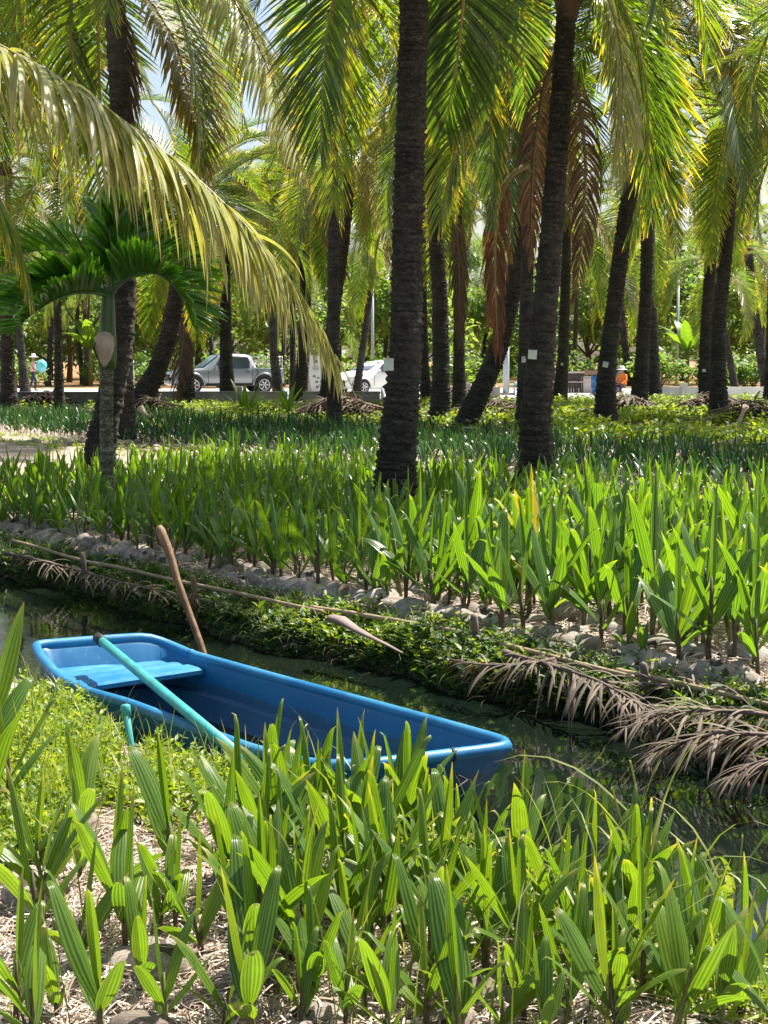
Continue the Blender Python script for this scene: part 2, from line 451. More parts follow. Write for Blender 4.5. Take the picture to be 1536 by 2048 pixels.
def straw(name, X, Y, lmin, lmax, wid, lift, kind='stuff', mat='straw'):
    n = len(X); a = 5
    az = rng.random(n) * 6.283; L = rng.uniform(lmin, lmax, n); cur = rng.normal(0, 1.1, n); tilt = rng.normal(.05, .22, n)
    t = np.linspace(0, 1, a)
    ang = az[:, None] + cur[:, None] * (t - .5)[None]
    st = L[:, None] / (a - 1)
    dx = np.cos(ang) * st; dy = np.sin(ang) * st; dz = np.repeat((np.sin(tilt))[:, None], a, 1) * st * (1 - 1.6 * t[None])
    cx = X[:, None] + np.cumsum(dx, 1); cy_ = Y[:, None] + np.cumsum(dy, 1)
    cz = gz(cx, cy_) + rng.random(n)[:, None] ** 2 * lift + .004 + np.abs(np.cumsum(dz, 1))
    Cn = np.stack([cx, cy_, cz], -1)
    wv = rng.uniform(.5, 1.4, n) * wid
    roll = rng.normal(0, .5, n)
    W = np.stack([-np.sin(ang) * np.cos(roll)[:, None], np.cos(ang) * np.cos(roll)[:, None], np.repeat(np.sin(roll)[:, None], a, 1)], -1) * wv[:, None, None] * (1 - .6 * t ** 3)[None, :, None]
    V, q, uv, rv = ribbons(Cn, W, nv=2)
    o = link(name, mesh_np(name, V, q, uv, rv), M[mat]); tag(o, kind=kind)
    return o
def scatter_us(n, u0, u1, s0, s1, ok=None):
    u = rng.uniform(u0, u1, n); s = rng.uniform(s0, s1, n); x, y = xy(u, s)
    zz = y * cp + CAMZ * sp; px = 768 + F * x / np.maximum(zz, .1); k = (y > 2.6) & (px > -200) & (px < 1740)
    if ok is not None: k &= ok(x, y, u, s)
    return x[k], y[k]
x, y = scatter_us(90000, -7, 0, 1.2, 2.98)
straw('straw_mulch', x, y, .03, .14, .0017, .035)
x, y = scatter_us(60000, -12, -1, 5.42, 8.2)
straw('straw_mulch', x, y, .05, .18, .003, .04)
# ------------------------------------------------------------------ coconut seedlings
def leaf_geo(base, az, ang0, curve, L, W, along=11, pleats=5, fold=.35, twist=0.0, tip=0.0, pl=.16, wander=0.0, notch=0.0):
    """one lance-shaped pleated blade, as (V,Q,uv,rv)"""
    t = np.linspace(0, 1, along)
    th = ang0 + curve * t ** 1.6 + tip * np.clip((t - .86) / .14, 0, 1) ** 1.5
    azs = az + wander * t
    Rr = np.stack([np.cos(azs), np.sin(azs), np.zeros(along)], -1)
    d = np.sin(th)[:, None] * Rr + np.cos(th)[:, None] * np.array([0, 0, 1.0])
    c = np.array(base) + np.concatenate([[np.zeros(3)], np.cumsum((d[:-1] + d[1:]) / 2, 0)]) * (L / (along - 1))
    B = np.stack([-np.sin(azs), np.cos(azs), np.zeros(along)], -1)
    Nn = np.cross(B, d)
    tw = twist * t
    B2 = np.cos(tw)[:, None] * B + np.sin(tw)[:, None] * Nn; N2 = np.cross(B2, d)
    w = (t + .03) ** .8 * (1.005 - t) ** 1.05; w = w / w.max() * W / 2; w = np.maximum(w, .0012); w[0] = max(w[0], .006)
    nx = 2 * pleats + 1 if pleats else 3
    xs = np.linspace(-1, 1, nx)
    f = fold * (1 - .45 * t)                      # V fold opens toward the tip
    zig = ((np.arange(nx) % 2) * 2 - 1) * pl / max(pleats, 1) if pleats else np.zeros(nx)
    V = c[:, None] + (B2 * (w * np.cos(f))[:, None])[:, None] * xs[None, :, None] + (N2 * w[:, None])[:, None] * (np.abs(xs)[None, :, None] * np.sin(f)[:, None, None] + zig[None, :, None])
    idx = np.arange(along * nx).reshape(along, nx)
    q = np.stack([idx[:-1, :-1], idx[:-1, 1:], idx[1:, 1:], idx[1:, :-1]], -1).reshape(-1, 4)
    uv = np.zeros((along, nx, 2)); uv[..., 0] = np.linspace(0, 1, nx)[None]; uv[..., 1] = t[:, None]
    return V.reshape(-1, 3), q, uv.reshape(-1, 2), np.full(along * nx, rnd.random())

def husk_mesh(seed):
    r_ = np.random.default_rng(seed)
    nu, nv_ = 22, 16; V = []
    a, bb = r_.uniform(.105, .13), r_.uniform(.072, .088)
    cut = r_.uniform(.55, .8) * bb; yaw = r_.random() * 6.28
    for i in range(nv_ + 1):
        v = math.pi * i / nv_
        for k in range(nu):
            w_ = 2 * math.pi * k / nu
            rr = math.sin(v) ** .85 * (1 + .07 * math.cos(3 * w_ + .4)) * (1 + r_.uniform(-.025, .025))
            p = np.array([a * math.cos(v) * (1.12 if v < 1 else 1), bb * rr * math.cos(w_), bb * rr * math.sin(w_)])
            V.append(p)
    V = np.array(V)
    # sliced-off patch on the upper end with a sunken dark mouth
    dirc = np.array([.55, .1, .83]); dirc /= np.linalg.norm(dirc)
    h = V @ dirc; lim = h.max() * r_.uniform(.80, .9)
    mask = h > lim
    V[mask] -= (h[mask] - lim)[:, None] * dirc * 1.5
    c, s_ = math.cos(r_.uniform(-.2, .3)), 0
    T, Q = [], []
    for i in range(nv_):
        for k in range(nu):
            k2 = (k + 1) % nu; Q.append((i * nu + k, (i + 1) * nu + k, (i + 1) * nu + k2, i * nu + k2))
    me = mesh_np('husk', V, Q)
    mi = [1 if all(mask[j] for j in q) else 0 for q in Q][:len(me.polygons)]
    if len(mi) == len(me.polygons): me.polygons.foreach_set('material_index', mi)
    me.materials.append(M['husk']); me.materials.append(M['husk_cut'])
    return me
HUSK = [husk_mesh(i) for i in range(7)]

class SeedKind: pass
def seed_kind(i, near):
    """a seedling about .62 m tall in its own frame; parts as separate meshes"""
    k = SeedKind(); rnd.seed(100 + i + (1000 if near else 0))
    young = i % 7 == 5 and not near
    hs = rnd.uniform(.17, .29) * (.6 if young else 1)
    lean = rnd.uniform(-.04, .04)
    m = MB()
    pts = [(0, 0, -.03), (lean * .4, 0, hs * .5), (lean, lean * .5, hs), (lean, lean * .5, hs * 1.45)]
    m.tube(pts, [.0125, .0105, .0095, .005], 8)
    # sheathing leaf base
    for q in range(2):
        z = hs * rnd.uniform(.25, .8); a = rnd.random() * 6.28
        m.tube([(lean * z / hs, 0, z - .05), (lean * z / hs + .006 * math.cos(a), .006 * math.sin(a), z), (lean * z / hs + .02 * math.cos(a), .02 * math.sin(a), z + .07)], [.0105, .011, .002], 6)
    k.stem = m.mesh('stem', True); k.stem.materials.append(M['stem'] if i % 3 else M['stem_green'])
    k.leaves = []; k.flat = []
    n = rnd.choice([4, 4, 5, 5, 6]) if not young else 3
    az0 = rnd.random() * 6.28
    for j in range(n):
        f = j / max(n - 1, 1)
        az = az0 + math.pi * j + rnd.uniform(-.7, .7)
        L = (rnd.uniform(.30, .38) + .17 * (f if f < .8 else .75)) * (.55 if young else 1)
        Wd = (rnd.uniform(.074, .104) if near else rnd.uniform(.060, .090)) * (.8 if young else 1)
        ang = .72 - .52 * f + rnd.uniform(-.1, .14)
        cv = rnd.uniform(.05, .75) * (1.2 - .7 * f)
        base = (lean, lean * .5, hs * (.62 + .4 * f))
        newest = j == n - 1 and n > 3
        tip = rnd.choice([0, 0, 0, .8, 2.2, 3.6])
        args = dict(fold=1.0 if newest else rnd.uniform(.25, .6), twist=rnd.uniform(-.7, .7), tip=tip, wander=rnd.uniform(-.25, .25))
        if newest: ang *= .4; Wd *= .6
        g = leaf_geo(base, az, ang, cv, L, Wd, along=13, pleats=7 if near else 5, **args)
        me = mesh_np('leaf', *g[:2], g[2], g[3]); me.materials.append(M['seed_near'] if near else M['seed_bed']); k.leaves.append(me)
        g2 = leaf_geo(base, az, ang, cv, L, Wd, along=7, pleats=2, pl=.1, **args)
        k.flat.append(g2)
        if j == 0 and rnd.random() < .5:            # a small basal scale leaf
            g = leaf_geo((lean, 0, hs * .5), az + 2, .35, .5, L * .4, Wd * .7, along=8, pleats=4, fold=.5)
            me = mesh_np('leaf', *g[:2], g[2], g[3]); me.materials.append(M['seed_near'] if near else M['seed_bed']); k.leaves.append(me)
    k.n = n; k.young = young
    sp_ = tube_np([(0, 0, -.02), (lean, lean * .5, hs), (lean, lean * .5, hs * 1.3)], [.011, .009, .005], 4); k.flatstem = sp_
    return k
KN = [seed_kind(i, True) for i in range(16)]
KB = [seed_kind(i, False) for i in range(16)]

def place_seed(k, x, y, h, rz, label, group, hk=True, lean=(0, 0), matover=None):
    s = h / .62
    e = thing('coconut_seedling', label, 'seedling', (x, y, float(gz(x, y))), rz, group)
    e.scale = (s, s, s); e.rotation_euler = (lean[0], lean[1], rz)
    link('stem', k.stem, None, e)
    for me in k.leaves:
        o = link('leaf', me, None, e)
        if matover:
            o.material_slots[0].link = 'OBJECT'; o.material_slots[0].material = matover
    if hk:
        hm = rnd.choice(HUSK)
        o = link('husk', hm, None, e, (rnd.uniform(-.05, -.02) / s, rnd.uniform(-.02, .02), (-.012 + rnd.uniform(-.03, .02)) / s), (rnd.uniform(-.5, .5), rnd.uniform(-.35, .25), rnd.uniform(-.6, .6)))
        q = .72 / s * rnd.uniform(.85, 1.15); o.scale = (q, q, q)
    return e

# --- the sunlit bed in front: (base px, base py, top py) read off the photo
near_px = [(110,1837,1600),(78,1765,1585),(163,1950,1715),(160,1790,1595),(178,1715,1500),(215,1850,1610),(253,1925,1640),
 (200,2090,1785),(322,1885,1730),(353,1895,1690),(435,1790,1565),(462,1820,1560),(350,1780,1530),(30,2065,1800),(115,2045,1930),
 (330,2090,1860),(440,2090,1870),(470,1880,1670),(515,1990,1670),(555,1945,1700),(530,1900,1640),(582,1955,1610),(627,1970,1715),
 (600,2100,1930),(670,1640,1480),(690,2090,1890),(732,2030,1790),(725,1820,1600),(565,1740,1500),(540,1690,1470),(640,1780,1540),
 (773,1945,1690),(783,1870,1600),(873,1685,1480),(928,1690,1515),(1030,1720,1530),(813,1880,1560),(958,1850,1640),(1118,1915,1645),
 (1085,1790,1575),(1093,1870,1700),(1203,1840,1570),(1288,1880,1575),(1333,1970,1750),(1413,2010,1690),(1463,1900,1650),(1003,2090,1890),
 (1233,2080,1830),(1090,2110,1890),(1358,2070,1850),(1518,1960,1660),(905,1780,1590),(845,1830,1620),(1045,1960,1690),(1160,2000,1760),
 (880,1960,1720),(940,2010,1790),(850,2080,1830),(990,1770,1560),(1400,1900,1640),(1240,1950,1700),(1480,2060,1800),(760,1760,1500),
 (700,1710,1470),(620,1680,1470),(820,1720,1500),(1150,1760,1500),(1330,1860,1620),(480,1740,1490),(-15,1700,1340),(15,1660,1420),(-40,1900,1560),(-12,1560,1270)]
pts = []
for (bx, by, ty) in near_px:
    p = P(bx, by)
    top = PY(bx, ty, p.y)
    pts.append((p.x, p.y, min(max(top.z * (1.18 if bx < 960 else .98), .26), .85 if p.y > 4 or bx < 0 else .42)))
def grow(pts, n, okf, dmin, hf, tries=6000):
    for _ in range(tries):
        if n <= 0: break
        c = okf()
        if c is None: continue
        if all((c[0] - q[0]) ** 2 + (c[1] - q[1]) ** 2 > dmin ** 2 for q in pts):
            pts.append((c[0], c[1], hf())); n -= 1
def near_ok():
    bx, by = rnd.uniform(500, 1560), rnd.uniform(1640, 2130)
    p = P(bx, by); u, s = us(p.x, p.y)
    return (p.x, p.y) if s < 2.72 else None
grow(pts, 104, near_ok, .10, lambda: rnd.uniform(.28, .44))
def near_ok2():
    bx, by = rnd.uniform(40, 520), rnd.uniform(1780, 2140)
    p = P(bx, by); return (p.x, p.y)
grow(pts, 12, near_ok2, .17, lambda: rnd.uniform(.3, .5))
rows = {}
for i, (x, y, h) in enumerate(pts):
    u, s = us(x, y)
    if s > 2.9: x, y = xy(u, 2.85); s = 2.85
    rows.setdefault(int((2.95 - s) / .2), []).append((x, y, h, i))
LEAFW = {3: 'three', 4: 'four', 5: 'five', 6: 'six'}
for r_, lst in sorted(rows.items()):
    lst.sort(key=lambda q: us(q[0], q[1])[0])
    for j, (x, y, h, i) in enumerate(lst):
        kk = rnd.randrange(16); k = KN[kk]
        size = 'tall' if h > .42 else 'short' if h < .31 else 'medium'
        lab = f"{size} seedling in sunlit straw, {ordinal(r_ + 1)} row from boat, {ordinal(j + 1)} counting from weeds"
        place_seed(k, x, y, h, rnd.random() * 6.28, lab, 'seedlings in the sunlit straw bed', hk=rnd.random() < .5, lean=(rnd.uniform(-.12, .12), rnd.uniform(-.12, .12)))

# --- the big bed across the canal
bed = []
def on_view(x, y, m=60):
    a = to_px(x, y, 0); return -m < a[0] < 1536 + m
row_s = np.arange(5.66, 11.25, .225)
for ri, s in enumerate(row_s):
    u = -16.0
    while u < 0:
        u += rnd.uniform(.13, .28)
        x, y = xy(u + rnd.uniform(-.04, .04), s + rnd.uniform(-.07, .07))
        if y > 4 and on_view(x, y): bed.append((x, y, ri, u))
TRUNK_FEET = [P(783, 1050), P(1072, 1015), P(213, 1040), P(190, 985)]
bed = [q for q in bed if all((q[0] - t.x) ** 2 + (q[1] - t.y) ** 2 > .30 ** 2 for t in TRUNK_FEET)]
bed2 = []
for ri, s in enumerate(np.arange(13.2, 19.0, .30)):
    u = -36.0
    while u < 4:
        u += rnd.uniform(.18, .34)
        x, y = xy(u, s + rnd.uniform(-.08, .08))
        if y > 4 and on_view(x, y) and not (s > 17 and rnd.random() < .4): bed2.append((x, y, ri, u))
n_ind = 300 - len(pts)
print('near', len(pts))
bed.sort(key=lambda q: q[1] - (2.0 if q[2] < 2 else 0))
ind, rest = bed[:n_ind], bed[n_ind:]
cnt = {}
for (x, y, ri, u) in sorted(ind, key=lambda q: (q[2], q[3])):
    j = cnt[ri] = cnt.get(ri, 0) + 1
    h = rnd.uniform(.44, .70) * (1.0 if x < .5 else 1.12)
    kk = rnd.randrange(16); k = KB[kk]
    if k.young: h *= .8
    wh = 'front row along the bamboo edging' if ri == 0 else f'{ordinal(ri + 1)} row behind the bamboo edging'
    lab = f"green seedling in the {wh}, {ordinal(j)} from the far end"
    place_seed(k, x, y, h, rnd.random() * 6.28, lab, 'seedlings in the bed behind the bamboo edging', hk=ri < 4 or rnd.random() < .4, lean=(rnd.uniform(-.1, .1), rnd.uniform(-.1, .1)), matover=M['seed_old'] if (abs(to_px(x, y, .5)[0] - 1065) < 14 and ri in (3, 4, 5)) else None)

def mass(name, lst, hlo, hhi, leaf_m):
    parts, stems = [], []
    for q in lst:
        x, y = q[0], q[1]
        k = KB[rnd.randrange(16)]; h = rnd.uniform(hlo, hhi) / .62; a = rnd.random() * 6.28
        ca, sa = math.cos(a) * h, math.sin(a) * h; z = float(gz(x, y)); lx, ly = rnd.uniform(-.12, .12), rnd.uniform(-.12, .12)
        T = np.array([[ca, -sa, lx * h], [sa, ca, ly * h], [0, 0, h]])
        o = np.array([x, y, z]); v_ = rnd.random()
        for g in k.flat: parts.append((g[0] @ T.T + o, g[1], g[2], np.full(len(g[0]), (v_ * .6 + g[3][0] * .4))))
        g = k.flatstem; stems.append((g[0] @ T.T + o, g[1], g[2], g[3]))
    V, Q, U, r = merge(parts); V2, Q2, U2, r2 = merge(stems)
    e = mesh_np(name, np.concatenate([V, V2]), np.concatenate([Q, Q2 + len(V)]), np.concatenate([U, U2]), np.concatenate([r, r2]))
    mi = np.zeros(len(e.polygons), np.int32); mi[len(Q):] = 1
    e.polygons.foreach_set('material_index', mi)
    o = link(name, e, [leaf_m, M['stem']]); tag(o, kind='stuff')
    return o
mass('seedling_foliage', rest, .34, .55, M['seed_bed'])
mass('seedling_foliage', bed2, .30, .46, M['seed_far_shaded'])

# loose husks between the rows: one heap that reads as a mass
def husk_mass(n, u0, u1, s0, s1, name):
    parts = []
    base = [np.array([v.co[:] for v in h.vertices]) for h in HUSK]
    qs = [np.array([p.vertices[:] for p in h.polygons if len(p.vertices) == 4]) for h in HUSK]
    ms = [np.array([p.material_index for p in h.polygons if len(p.vertices) == 4]) for h in HUSK]
    mi = []
    x, y = scatter_us(n, u0, u1, s0, s1)
    for a, b_ in zip(x, y):
        i = rnd.randrange(7); e = Matrix.Rotation(rnd.random() * 6.28, 3, 'Z') @ Matrix.Rotation(rnd.uniform(-.5, .5), 3, 'Y') @ Matrix.Rotation(rnd.uniform(-.8, .8), 3, 'X')
        T = np.array(e) * rnd.uniform(.55, .8)
        parts.append((base[i] @ T.T + np.array([a, b_, float(gz(a, b_)) + rnd.uniform(-.02, .05)]), qs[i], np.zeros((len(base[i]), 2)), np.full(len(base[i]), rnd.random()))); mi.append(ms[i])
    V, Q, U, r = merge(parts)
    me = mesh_np(name, V, Q, U, r)
    mi = np.concatenate(mi)
    if len(mi) == len(me.polygons): me.polygons.foreach_set('material_index', mi.astype(np.int32))
    return tag(link(name, me, [M['husk'], M['husk_cut']]), kind='stuff')
husk_mass(1700, -13, -1, 6.9, 12.2, 'husk_litter')
husk_mass(1500, -26, 1, 12.2, 16, 'husk_litter')
hs_n = 0
for i in range(240):                               # single husks along the bamboo edging and in the near straw
    if i < 215: u, s = -13 + i * .054 + rnd.uniform(-.04, .04), rnd.choice([rnd.uniform(5.53, 5.66), rnd.uniform(5.6, 6.2)]); nm = f"grey coconut husk among the husks behind the bamboo edging"; gp = 'husks behind the bamboo edging'
    else: u, s = rnd.uniform(-5.6, -2.2), rnd.uniform(1.6, 2.7); nm = "pale coconut husk lying loose in the sunlit straw"; gp = 'husks loose in the straw'
    x, y = xy(u, s)
    if y < 3 or not on_view(x, y, 20) or (i >= 215 and s > 2.2): continue
    o = link('coconut_husk', rnd.choice(HUSK), None, None, (x, y, float(gz(x, y)) + rnd.uniform(0, .04)), (rnd.uniform(-1, 1), rnd.uniform(-.5, .5), rnd.random() * 6.28))
    tag(o, nm, 'coconut husk', gp); sc_ = rnd.uniform(.7, 1.0); o.scale = (sc_, sc_, sc_)
# ------------------------------------------------------------------ blue boat
def boat_mat(name, col, col2, rough, fade):
    m, nt, b, out = new_mat(name)
    tex = N(nt, 'ShaderNodeTexCoord'); n1 = noise(nt, 3, 6, tex.outputs['Object'], .7); n2 = noise(nt, 45, 4, tex.outputs['Object'], .7)
    c = mixc(nt, ramp(nt, n1, [(.4, 0.0), (.75, fade)]), col, col2)
    c = mixc(nt, ramp(nt, n2, [(.6, 0.0), (.8, .35)]), c, (.25, .42, .5))
    geo = N(nt, 'ShaderNodeNewGeometry'); sx = N(nt, 'ShaderNodeSeparateXYZ'); nt.links.new(geo.outputs['Position'], sx.inputs[0])
    zl = math_n(nt, 'ADD', sx.outputs[2], math_n(nt, 'MULTIPLY', n1, .10))
    n3 = noise(nt, 7, 6, tex.outputs['Object'], .75)
    c = mixc(nt, math_n(nt, 'MULTIPLY', ramp(nt, zl, [(0.0, .75), (.012, 0.0)]), .6), c, (.06, .055, .035))
    c = mixc(nt, ramp(nt, n3, [(.60, 0.0), (.70, .45)]), c, (.10, .13, .12))
    mps = N(nt, 'ShaderNodeMapping'); mps.inputs['Rotation'].default_value = (0, 0, .89); mps.inputs['Scale'].default_value = (1.2, 40, 40); nt.links.new(tex.outputs['Object'], mps.inputs[0])
    n4 = noise(nt, 1.2, 4, mps.outputs[0], .6)
    c = mixc(nt, ramp(nt, n4, [(.66, 0.0), (.74, .35)]), c, (.22, .42, .52))
    nt.links.new(c, b.inputs['Base Color']); b.inputs['Roughness'].default_value = rough
    nt.links.new(ramp(nt, n1, [(.3, rough - .08), (.7, rough + .15)]), b.inputs['Roughness'])
    bump(nt, b, n1, .15, .01); return m
M['boat'] = boat_mat('blue_plastic', (.001, .105, .25), (.010, .17, .32), .42, .8)
M['boat_rim'] = boat_mat('faded_blue_plastic', (.006, .14, .31), (.05, .26, .43), .45, .9)
ZG = .055
loop_px = [(66,1290,.075),(180,1281,.075),(296,1273,.075),(330,1285,.04),(385,1309,0),(560,1358,0),(740,1407,0),(900,1451,0),(1012,1483,0),
           (1026,1494,0),(960,1503,0),(850,1517,0),(740,1530,0),(655,1534,0),(600,1527,0),(500,1500,0),(380,1455,0),(255,1408,0),(170,1384,0),(118,1360,.03),(80,1318,.06)]
L3 = [P(px, py, ZG + dz) for px, py, dz in loop_px]
# resample closed loop
def resample(pts, n):
    pts = list(pts) + [pts[0]]; d = [0]
    for a, b_ in zip(pts, pts[1:]): d.append(d[-1] + (b_ - a).length)
    o = []
    for i in range(n):
        t = d[-1] * i / n; j = max(k for k in range(len(d)) if d[k] <= t); j = min(j, len(pts) - 2)
        o.append(pts[j].lerp(pts[j + 1], (t - d[j]) / max(d[j + 1] - d[j], 1e-9)))
    return o
NL = 120
lp = resample(L3, NL)
for _ in range(1): lp = [(lp[i - 1] + lp[i] * 2 + lp[(i + 1) % NL]) / 4 for i in range(NL)]
cen = sum(lp, Vector()) / NL
ax = Vector((UX, UY, 0)); cx_ = Vector((NX, NY, 0))
half = [(p - cen).dot(ax) for p in lp]; umax, umin = max(half), min(half)
def ring(inset_side, inset_end, z, keep=False):
    o = []
    sm = max(abs((p - cen).dot(cx_)) for p in lp)
    for p in lp:
        d = p - cen; a, c = d.dot(ax), d.dot(cx_)
        a2 = a * (1 - inset_end / ((umax - umin) / 2)); c2 = c * (1 - inset_side / sm)
        q = cen + ax * a2 + cx_ * c2; q.z = p.z + z if keep else z
        o.append(q)
    return o
boat = thing('boat', 'weathered blue plastic punt moored at the canal bank', 'boat', (cen.x, cen.y, WATER))
rings = [ring(.20, .42, -.34), ring(.115, .24, -.31), ring(.05, .10, -.14), ring(.0, .0, -.028, True), ring(-.012, -.012, -.012, True),
         ring(.030, .025, -.012, True), ring(.038, .045, -.03, True), ring(.056, .12, -.090), ring(.112, .17, -.096), ring(.14, .26, -.200), ring(.155, .29, -.213), ring(.30, .9, -.215)]
m = MB(); fc = []
nr = len(rings)
for i in range(nr - 1):
    for k in range(NL):
        k2 = (k + 1) % NL; fc.append((i * NL + k, i * NL + k2, (i + 1) * NL + k2, (i + 1) * NL + k))
fc.append(tuple(range(NL))); fc.append(tuple((nr - 1) * NL + k for k in reversed(range(NL))))
off = Vector((cen.x, cen.y, WATER))
m.add([q - off for r_ in rings for q in r_], fc)
hull = m.build('hull', M['boat'], boat, True); hull.data.set_sharp_from_angle(angle=.6)
m = MB()
rim = [p - off for p in ring(.008, .006, .0, True)]
m.tube(rim + [rim[0], rim[1]], .024, 10, cap=False)
m.build('gunwale', M['boat_rim'], boat, True)
# stern bench with pressed grooves
st = []
def bp(a, c, z): return cen + ax * a + cx_ * c + Vector((0, 0, 0)) - Vector((cen.x, cen.y, WATER)) + Vector((0, 0, z - cen.z))
smax = max(abs((p - cen).dot(cx_)) for p in lp)
m = MB()
bz = ZG - .035
x0, x1 = umin + .07, umin + .52
def halfw(a):
    cs = [abs((p - cen).dot(cx_)) for p in lp if abs((p - cen).dot(ax) - a) < .06]
    return (max(cs) if cs else smax) - .045
def sidec(a, sgn):
    cs = [(p - cen).dot(cx_) for p in lp if abs((p - cen).dot(ax) - a) < .08 and (p - cen).dot(cx_) * sgn > 0]
    return (max(cs) if sgn > 0 else min(cs)) - .047 * sgn
na, ncs = 15, 12
for iz, dz in enumerate((0, -.028)):
    for i in range(na):
        a = x0 + (x1 - x0) * i / (na - 1)
        c0, c1 = sidec(a, -1), sidec(a, 1)
        for j in range(ncs):
            g = 0
            if iz == 0:
                g = -.007 if i in (3, 6, 9) else 0
                if i == na - 1: g = -.008
            m.V.append(tuple(bp(a, c0 + (c1 - c0) * j / (ncs - 1), bz + dz + g)))
def id_(iz, i, j): return iz * na * ncs + i * ncs + j
for iz in (0, 1):
    for i in range(na - 1):
        for j in range(ncs - 1):
            f = (id_(iz, i, j), id_(iz, i + 1, j), id_(iz, i + 1, j + 1), id_(iz, i, j + 1)); m.F.append(f if iz == 0 else f[::-1]); m.M.append(0)
for j in range(ncs - 1): m.F.append((id_(0, na - 1, j), id_(1, na - 1, j), id_(1, na - 1, j + 1), id_(0, na - 1, j + 1))); m.M.append(0)
m.build('bench', M['boat_rim'], boat, False)
# black strap round the bow rim and a scuff joint on the far rim
M['black'] = plain('black_rubber', (.012, .012, .013), .6)
def band(px, py, dz, mat):
    p = P(px, py, ZG + dz); best = min(range(NL), key=lambda i: (lp[i] - p).length)
    a, b_ = rim[best], rim[(best + 1) % NL]; t = (b_ - a).normalized()
    mm = MB(); mm.tube([a - t * .006, a + t * .006], .0265, 12); mm.build('strap', mat, boat, True)
band(895, 1511, 0, M['black']); band(385, 1309, 0, M['boat'])
mm = MB(); q0 = P(880, 1513, ZG - .02) - off; q1 = P(935, 1560, -.02) - off
mm.tube([q0, q0 + Vector((.05, -.05, -.05)), q1, q1 + Vector((-.06, -.05, -.03)), q1 + Vector((-.12, -.02, .01)), q0 + Vector((-.02, -.06, -.03))], .004, 6); mm.build('mooring_cord', M['black'], boat, True)

# ------------------------------------------------------------------ poles and pipes
M['pvc'] = plain('turquoise_pvc', (.05, .34, .33), .4, nscale=9, namt=.35)
M['pvc_white'] = plain('white_pvc', (.72, .74, .74), .4, nscale=8, namt=.15)
lo = P(520, 1545, 0.06); hi = P(203, 1282, ZG + .13)
dirv = (hi - lo).normalized()
pp = thing('plastic_pipe', 'long turquoise plastic pipe with a black grip leaning across the boat', 'pipe', lo)
m = MB(); m.tube([-dirv * .12, hi - lo], .0215, 14); m.build('pipe_body', M['pvc'], pp, True)
m = MB(); e = hi - lo
m.tube([e - dirv * .015, e + dirv * .05, e + dirv * .052, e + dirv * .065, e + dirv * .07, e + dirv * .10], [.027, .027, .022, .025, .018, .008], 12, wob=.08); m.build('grip', M['black'], pp, True)
b0 = P(267, 1530, 0); t0 = PY(250, 1408, b0.y + .04)
pk = thing('mooring_stake', 'short upright turquoise pipe stake beside the boat', 'stake', b0)
m = MB(); v = t0 - b0; m.tube([v * -.3, v * .97], .0135, 12); m.build('pipe_body', M['pvc'], pk, True)
m = MB(); m.tube([v * .80, v * .97, v * .985, v], [.019, .019, .016, .008], 12); m.build('collar', M['pvc'], pk, True)
a0, a1 = P(20, 1424, .03), P(125, 1476, .03)
m = MB(); dd = (a1 - a0); m.tube([-dd * .6, dd], .022, 12)
tag(m.build('plastic_pipe', M['pvc_white'], None, True, loc=a0), 'white plastic pipe lying in the weeds by the stern', 'pipe')
b1 = P(412, 1326, WATER - .02); t1 = PY(319, 1052, b1.y + .15)
m = MB(); v = t1 - b1
sd_ = Vector((.004, 0, 0))
pts_ = [-v * .15] + [v * f + Vector((rnd.uniform(-.006, .006), 0, 0)) for f in (0, .15, .3, .45, .6, .75, .86, .93, .97, 1)]
m.tube(pts_, [.024, .024, .025, .026, .026, .027, .028, .033, .036, .034, .022], 10, wob=.05, flat=.8)
tag(m.build('punting_pole', M['wood_old'], None, True, loc=b1), 'brown wooden pole standing in the water behind the boat', 'pole')

# crumpled pale bag at the weedy edge
M['bag'] = plain('pale_plastic_bag', (.62, .50, .50), .5, nscale=9, namt=.2)
bm_v, nseg = [], 18
r2 = np.random.default_rng(3)
for i in range(11):
    v_ = math.pi * i / 10
    for k in range(nseg):
        w_ = 2 * math.pi * k / nseg; q = 1 + r2.uniform(-.18, .18)
        bm_v.append((.13 * math.sin(v_) * math.cos(w_) * q, .09 * math.sin(v_) * math.sin(w_) * q, .075 + .085 * math.cos(v_) * q))
bq = [(i * nseg + k, (i + 1) * nseg + k, (i + 1) * nseg + (k + 1) % nseg, i * nseg + (k + 1) % nseg) for i in range(10) for k in range(nseg)]
p = P(-5, 1440, 0)
tag(link('plastic_bag', mesh_np('plastic_bag', bm_v, bq, smooth=False), M['bag'], None, p), 'crumpled pale pink plastic bag at the canal edge', 'bag')

# bamboo edging
def bamboo(a, b_, ra, label):
    p0, p1 = P(*a, .038), P(*b_, .038); m = MB(); n = 14; pts_, rr = [], []
    L_ = (p1 - p0).length; k = max(4, int(L_ / .28))
    for i in range(k + 1):
        q = p0.lerp(p1, i / k) - p0; q.z += .003 * math.sin(i * 1.3); q += Vector((NX, NY, 0)) * .004 * math.sin(i * .9)
        t = (p1 - p0).normalized()
        for o_, s_ in ((-.02, 1), (-.006, 1.16), (.006, 1.16), (.02, 1)):
            pts_.append(q + t * o_); rr.append(ra * s_ * (1 - .15 * i / k))
    m.tube(pts_, rr, 9)
    tag(m.build('bamboo_pole', M['bamboo'], None, True, loc=p0), label, 'bamboo pole', 'bamboo poles edging the seedling bed')
bamboo((27, 1082), (200, 1130), .0135, 'weathered bamboo edging pole nearest the far corner of the bed')
bamboo((190, 1126), (640, 1222), .014, 'long bamboo edging pole passing behind the brown punting pole')
bamboo((628, 1216), (943, 1266), .016, 'grey bamboo edging pole meeting the tall broken stake')
